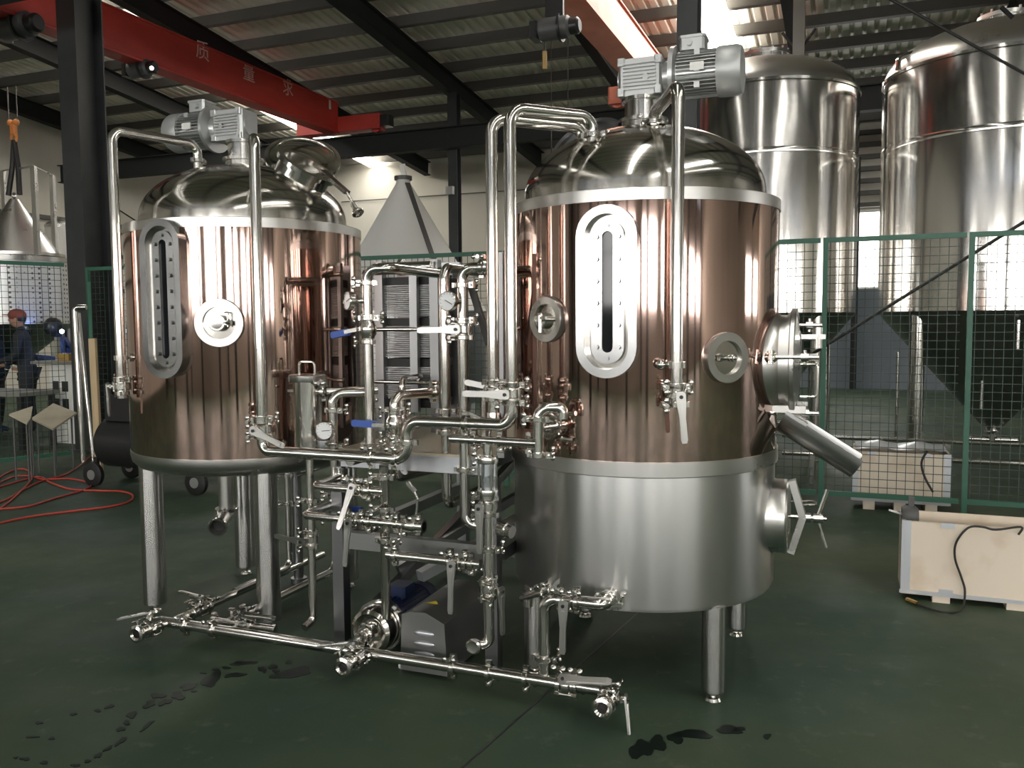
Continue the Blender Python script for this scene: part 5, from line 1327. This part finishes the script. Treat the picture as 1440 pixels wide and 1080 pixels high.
outlet('open hose outlet at the left end of the header pipe', ol, .17, Z - U * .25, -U - V * .25, 'butterfly valve on the left end outlet of the header')
outlet('open hose outlet in the middle of the header pipe', om, .16, Z - U * .2, -U - V * .1, 'butterfly valve on the middle outlet of the header')
orr = slide(h0, U, px=862)
outlet('open hose outlet at the right end of the header pipe', orr, .15, U + Z * .15, -Z + nv * .2, 'butterfly valve on the right end outlet of the header')
pipe('short end piece of the header pipe by the right outlet', [slide(h0, U, px=806), orr + U * .02], .0255, [(slide(h0, U, px=808), U, -Z)])
bvalve('butterfly valve with level handle at the right end of the header', slide(h0, U, px=798), U, Z * .6 + nv * .8, U + Z * .12, .0255, .20, .042)
# left floor pipes and valves
fa = slide(h0, U, px=240) + V * .03; fb = fa + V * 1.30
pipe('dark floor pipe running back from the header beside the left leg', [fa, fb - Z * .0], .021, [(fa + V * .12, V, Z), (fa + V * .24, V, Z)])
bvalve('butterfly valve on the floor pipe beside the left leg', fa + V * .18, V, Z, -U + V * .2, .021, .17, .03)
ga_ = slide(h0, U, px=300) + V * .12; r = Route(ga_); r.v(dv=.95); r.z(dz=.72)
pipe('floor pipe turning up behind the front right leg of the left vessel', r.p, .0205, [(ga_ + V * .10, V, Z), (r.p[1] + Z * .66, Z, U)], bend=.07)
gv = slide(h0, U, px=312) + V * .10
pipe('short level pipe with a valve just above the header', [gv - U * .14, gv + U * .24], .018, [(gv - U * .13, U, -Z)])
bvalve('butterfly valve with bright handle above the header near the front leg', gv + U * .06, U, Z + nv * .3, U * .95 + Z * .1, .018, .19, .034)
m = MB(); q = gv - U * .02; m.cyl(q, q + Z * .07, .009, n=10); m.box(q + Z * .07, .03, .02, .012); single('drain_cock', m, STEEL, 'tiny upright drain cock on the short level pipe above the header', 'valve')
# pipes behind the left vessel legs
q = on(405, 700, v=4.2); r = Route(slide(q, Z, py=652)); r.z(py=797); r.v(dv=-.5)
pipe('slim vertical pipe behind the front right leg turning forward at the floor', r.p, .019, [(slide(q, Z, py=668), Z, -U), (slide(q, Z, py=708), Z, -U)], bend=.05)
q = on(418, 720, v=4.34); m = MB(); m.cyl(Vec((q.x, q.y, .03)), Vec((q.x, q.y, .86)), .03, n=16); m.cyl(Vec((q.x, q.y, 0)), Vec((q.x, q.y, .03)), .05, n=16); single('support_post', m, DARKFRAME, 'dark steel post behind the slim pipes under the left vessel', 'post')
q = on(318, 690, v=4.15); qb = slide(q, Z, py=722); ee = on(306, 741, v=3.97)
T = Thing('drain_pipe', 'wide drain pipe under the left vessel with its open end facing forward', 'pipe', ee)
m = MB(); m.tube([slide(q, Z, py=645), qb, qb + (ee - qb).normalized() * .02, ee], .045, 24, bend=.07, cap=False); T.part('tube', m, SATIN)
dn_ = (ee - qb).normalized(); m = MB(); m.ring(ee, dn_, .046, .056, -.012, .012, 28, .003); T.part('end_ring', m, STEEL)
m = MB(); m.lathe([(0, 0), (.0445, 0), (.0445, .003), (0, .003)], ee - dn_ * .05, dn_, 24); T.part('bore_shade', m, BLACK)  # black disc for the shade inside the open pipe end
m = MB(); clamp_mesh(m, slide(q, Z, py=716), Z, .046, nv); T.part('clamp', m, STEEL)
lowz = on(430, 806, v=4.6)
pipe('thin level pipe low behind the slim floor pipe', [lowz - U * .25, lowz + U * .25], .012, ())
aa = on(418, 669, v=4.3); pipe('thin slanting rod between the left vessel and the deck', [aa, on(468, 652, v=4.3)], .010, (), name='steel_rod', cat='rod')
# pump and motor
pc = on(527, 884, v=3.40); 
T = Thing('centrifugal_pump', 'stainless centrifugal pump with dark blue motor behind the header', 'pump', Vec((pc.x, pc.y, 0)))
m = MB(); m.lathe([(0, -.03), (.034, -.03), (.038, -.018), (.052, -.018), (.066, -.04), (.085, -.05), (.102, -.038), (.108, -.01), (.108, .03), (.095, .045), (0, .045)], pc, V, 44); T.part('volute', m, STEEL)
m = MB(); m.lathe([(.112, .035), (.122, .035), (.122, .06), (.112, .06)], pc, V, 36, closed=True); m.lathe([(0, .045), (.11, .045), (.11, .1), (.085, .13), (0, .13)], pc, V, 36); T.part('adapter', m, STEEL)
m = MB(); m.cyl(pc - V * .06, Vec((pc.x, pc.y, pc.z)) - V * .15, .024, n=20); clamp_mesh(m, pc - V * .085, V, .025, Z); T.part('suction_pipe', m, STEEL)
m = MB(); m.cyl(pc + V * .13, pc + V * .42, .085, n=32)
for k in range(24):
    a = 2 * pi * k / 24; d = U * cos(a) + Z * sin(a); m.bar(pc + V * .16 + d * .088, pc + V * .4 + d * .088, .005, .016, upv=d)
m.lathe([(0, 0), (.092, 0), (.092, .07), (.07, .085), (0, .085)], pc + V * .42, V, 32); m.box(pc + V * .26 + Z * .11, .1, .12, .06, bev=.01); T.part('motor', m, NAVYMOT)
for s in (-1, 1):
    m = MB(); m.box(pc + V * .27 + U * (.06 * s) + Z * (-pc.z / 2 - .03), .03, .2, pc.z - .06); T.part('foot', m, DARKFRAME)
# covered pump
p0 = on(563, 947, z=.0); pu, pv = uv(p0); p1 = on(629, 958, z=.0); wd = p1.dot(U) - pu
hh = slide(on(600, 955, v=pv), Z, py=862).z - .0
T = Thing('motor_cover', 'grey sheet steel motor cover with four louvres standing on the floor', 'cover', W(pu + wd / 2, pv + .25))
o = [(0, .03), (wd, .03), (wd, .03 + hh * .45), (wd * .92, hh * .86), (wd * .62, hh), (wd * .12, hh * .99), (wd * .02, hh * .95)]
o = [(0, .02), (wd, .02), (wd - .012, hh * .86), (wd * .56, hh * 1.0), (.05, hh * .985), (.012, hh * .93)]
m = MB(); m.prism(o, W(pu, pv), U, Z, -.52); T.part('housing', m, mat('cover_steel', (.30, .30, .30), .34, .9))
m = MB()
for k in range(4):
    zz = hh * (.68 - .16 * k); st_ = stadium(.026, .105, 8)
    m.ball(W(pu + wd * .52, pv - .001, zz), .052, 16, (1, .16, .25), (U, V, Z))
T.part('louvre', m, DECKEDGE)
m = MB(); m.prism([(-.03, 0), (.03, 0), (0, .04)], W(pu + wd * .45, pv + .12, hh * 1.003 + .001), U, V, .001); T.part('warning_label', m, YELLOW)
for uu in (.02, wd - .02):
    for vv in (.05, .47):
        m = MB(); m.cyl(W(pu + uu, pv + vv, 0), W(pu + uu, pv + vv, .025), .014, n=12); T.part('foot', m, BLACK)
m = MB(); q = W(pu - .03, pv + .06, 0); m.cyl(q + Z * .0, q + Z * .05, .012, n=10); single('bolt_foot', m, WHITE, 'small pale foot standing left of the louvred motor cover', 'foot')
# right vessel outlet run
w1, wn = hit(858, 840, AR, RR - .006); wo_ = Vec((AR.x, AR.y, w1.z)) + wn * (RR - .006)
m = MB(); m.lathe([(0, -.02), (.05, -.015), (.034, .015), (.028, .03), (.04, .032), (.04, .045), (0, .045)], wo_, wn, 32); clamp_mesh(m, wo_ + wn * .04, wn, .028, U - Z * .3); RV.part('outlet_port', m, STEEL)
e0 = wo_ + wn * .04; vx = slide(on(800, 846, v=VH + .02), U, px=800)
vl = on(765, 846, v=VH + .02); vl.z = vx.z = e0.z - .0
vx = slide(Vec((vx.x, vx.y, e0.z)), U, px=800); vl = slide(vx, U, px=765)
en = slide(vx, U, px=845)
vd = Vec((vl.x, vl.y, zh))
pipe('outlet pipe from the right vessel bending down to the header', [e0, e0 + wn * .05 , en - U * .03, vl, vd + Z * .02], .0255, [(slide(vl, Z, py=925), Z, U)], bend=.06)
bvalve('butterfly valve with hanging handle on the right vessel outlet pipe', vx, U, nv, -Z - U * .02, .0255, .20, .038)
q = on(742, 843, v=3.5); q2 = on(783, 828, v=3.42)
T = Thing('pipe_clamp', 'cluster of clamps and a stub pipe above the right vessel front left leg', 'clamp', q)
m = MB(); m.cyl(q - U * .03, q2, .013, n=12); m.cyl(q - Z * .03, q + Z * .03, .022, n=18); T.part('stub', m, STEEL)
for t in (.55, .8): mm = MB(); clamp_mesh(mm, q.lerp(q2, t), (q2 - q), .016, Z); T.part('clamp', mm, STEEL)
m = MB(); handle_mesh(m, q2 + Z * .01, nv, (Z * .9 + U * .5).normalized(), .07, .03); T.part('handle', m, SATIN)
# ================================================================== light
wd_ = bpy.data.worlds.new('world'); sc.world = wd_; wd_.use_nodes = True
bg = wd_.node_tree.nodes['Background']; bg.inputs['Color'].default_value = (.75, .85, 1, 1); bg.inputs['Strength'].default_value = .6
sc.view_settings.view_transform = 'Standard'; sc.view_settings.look = 'None'; sc.view_settings.gamma = 1; sc.view_settings.use_curve_mapping = False
sc.view_settings.exposure = 0.45
sc.cycles.use_denoising = True
sc.cycles.max_bounces = 10; sc.cycles.glossy_bounces = 6; sc.cycles.diffuse_bounces = 4
sc.cycles.sample_clamp_indirect = 6
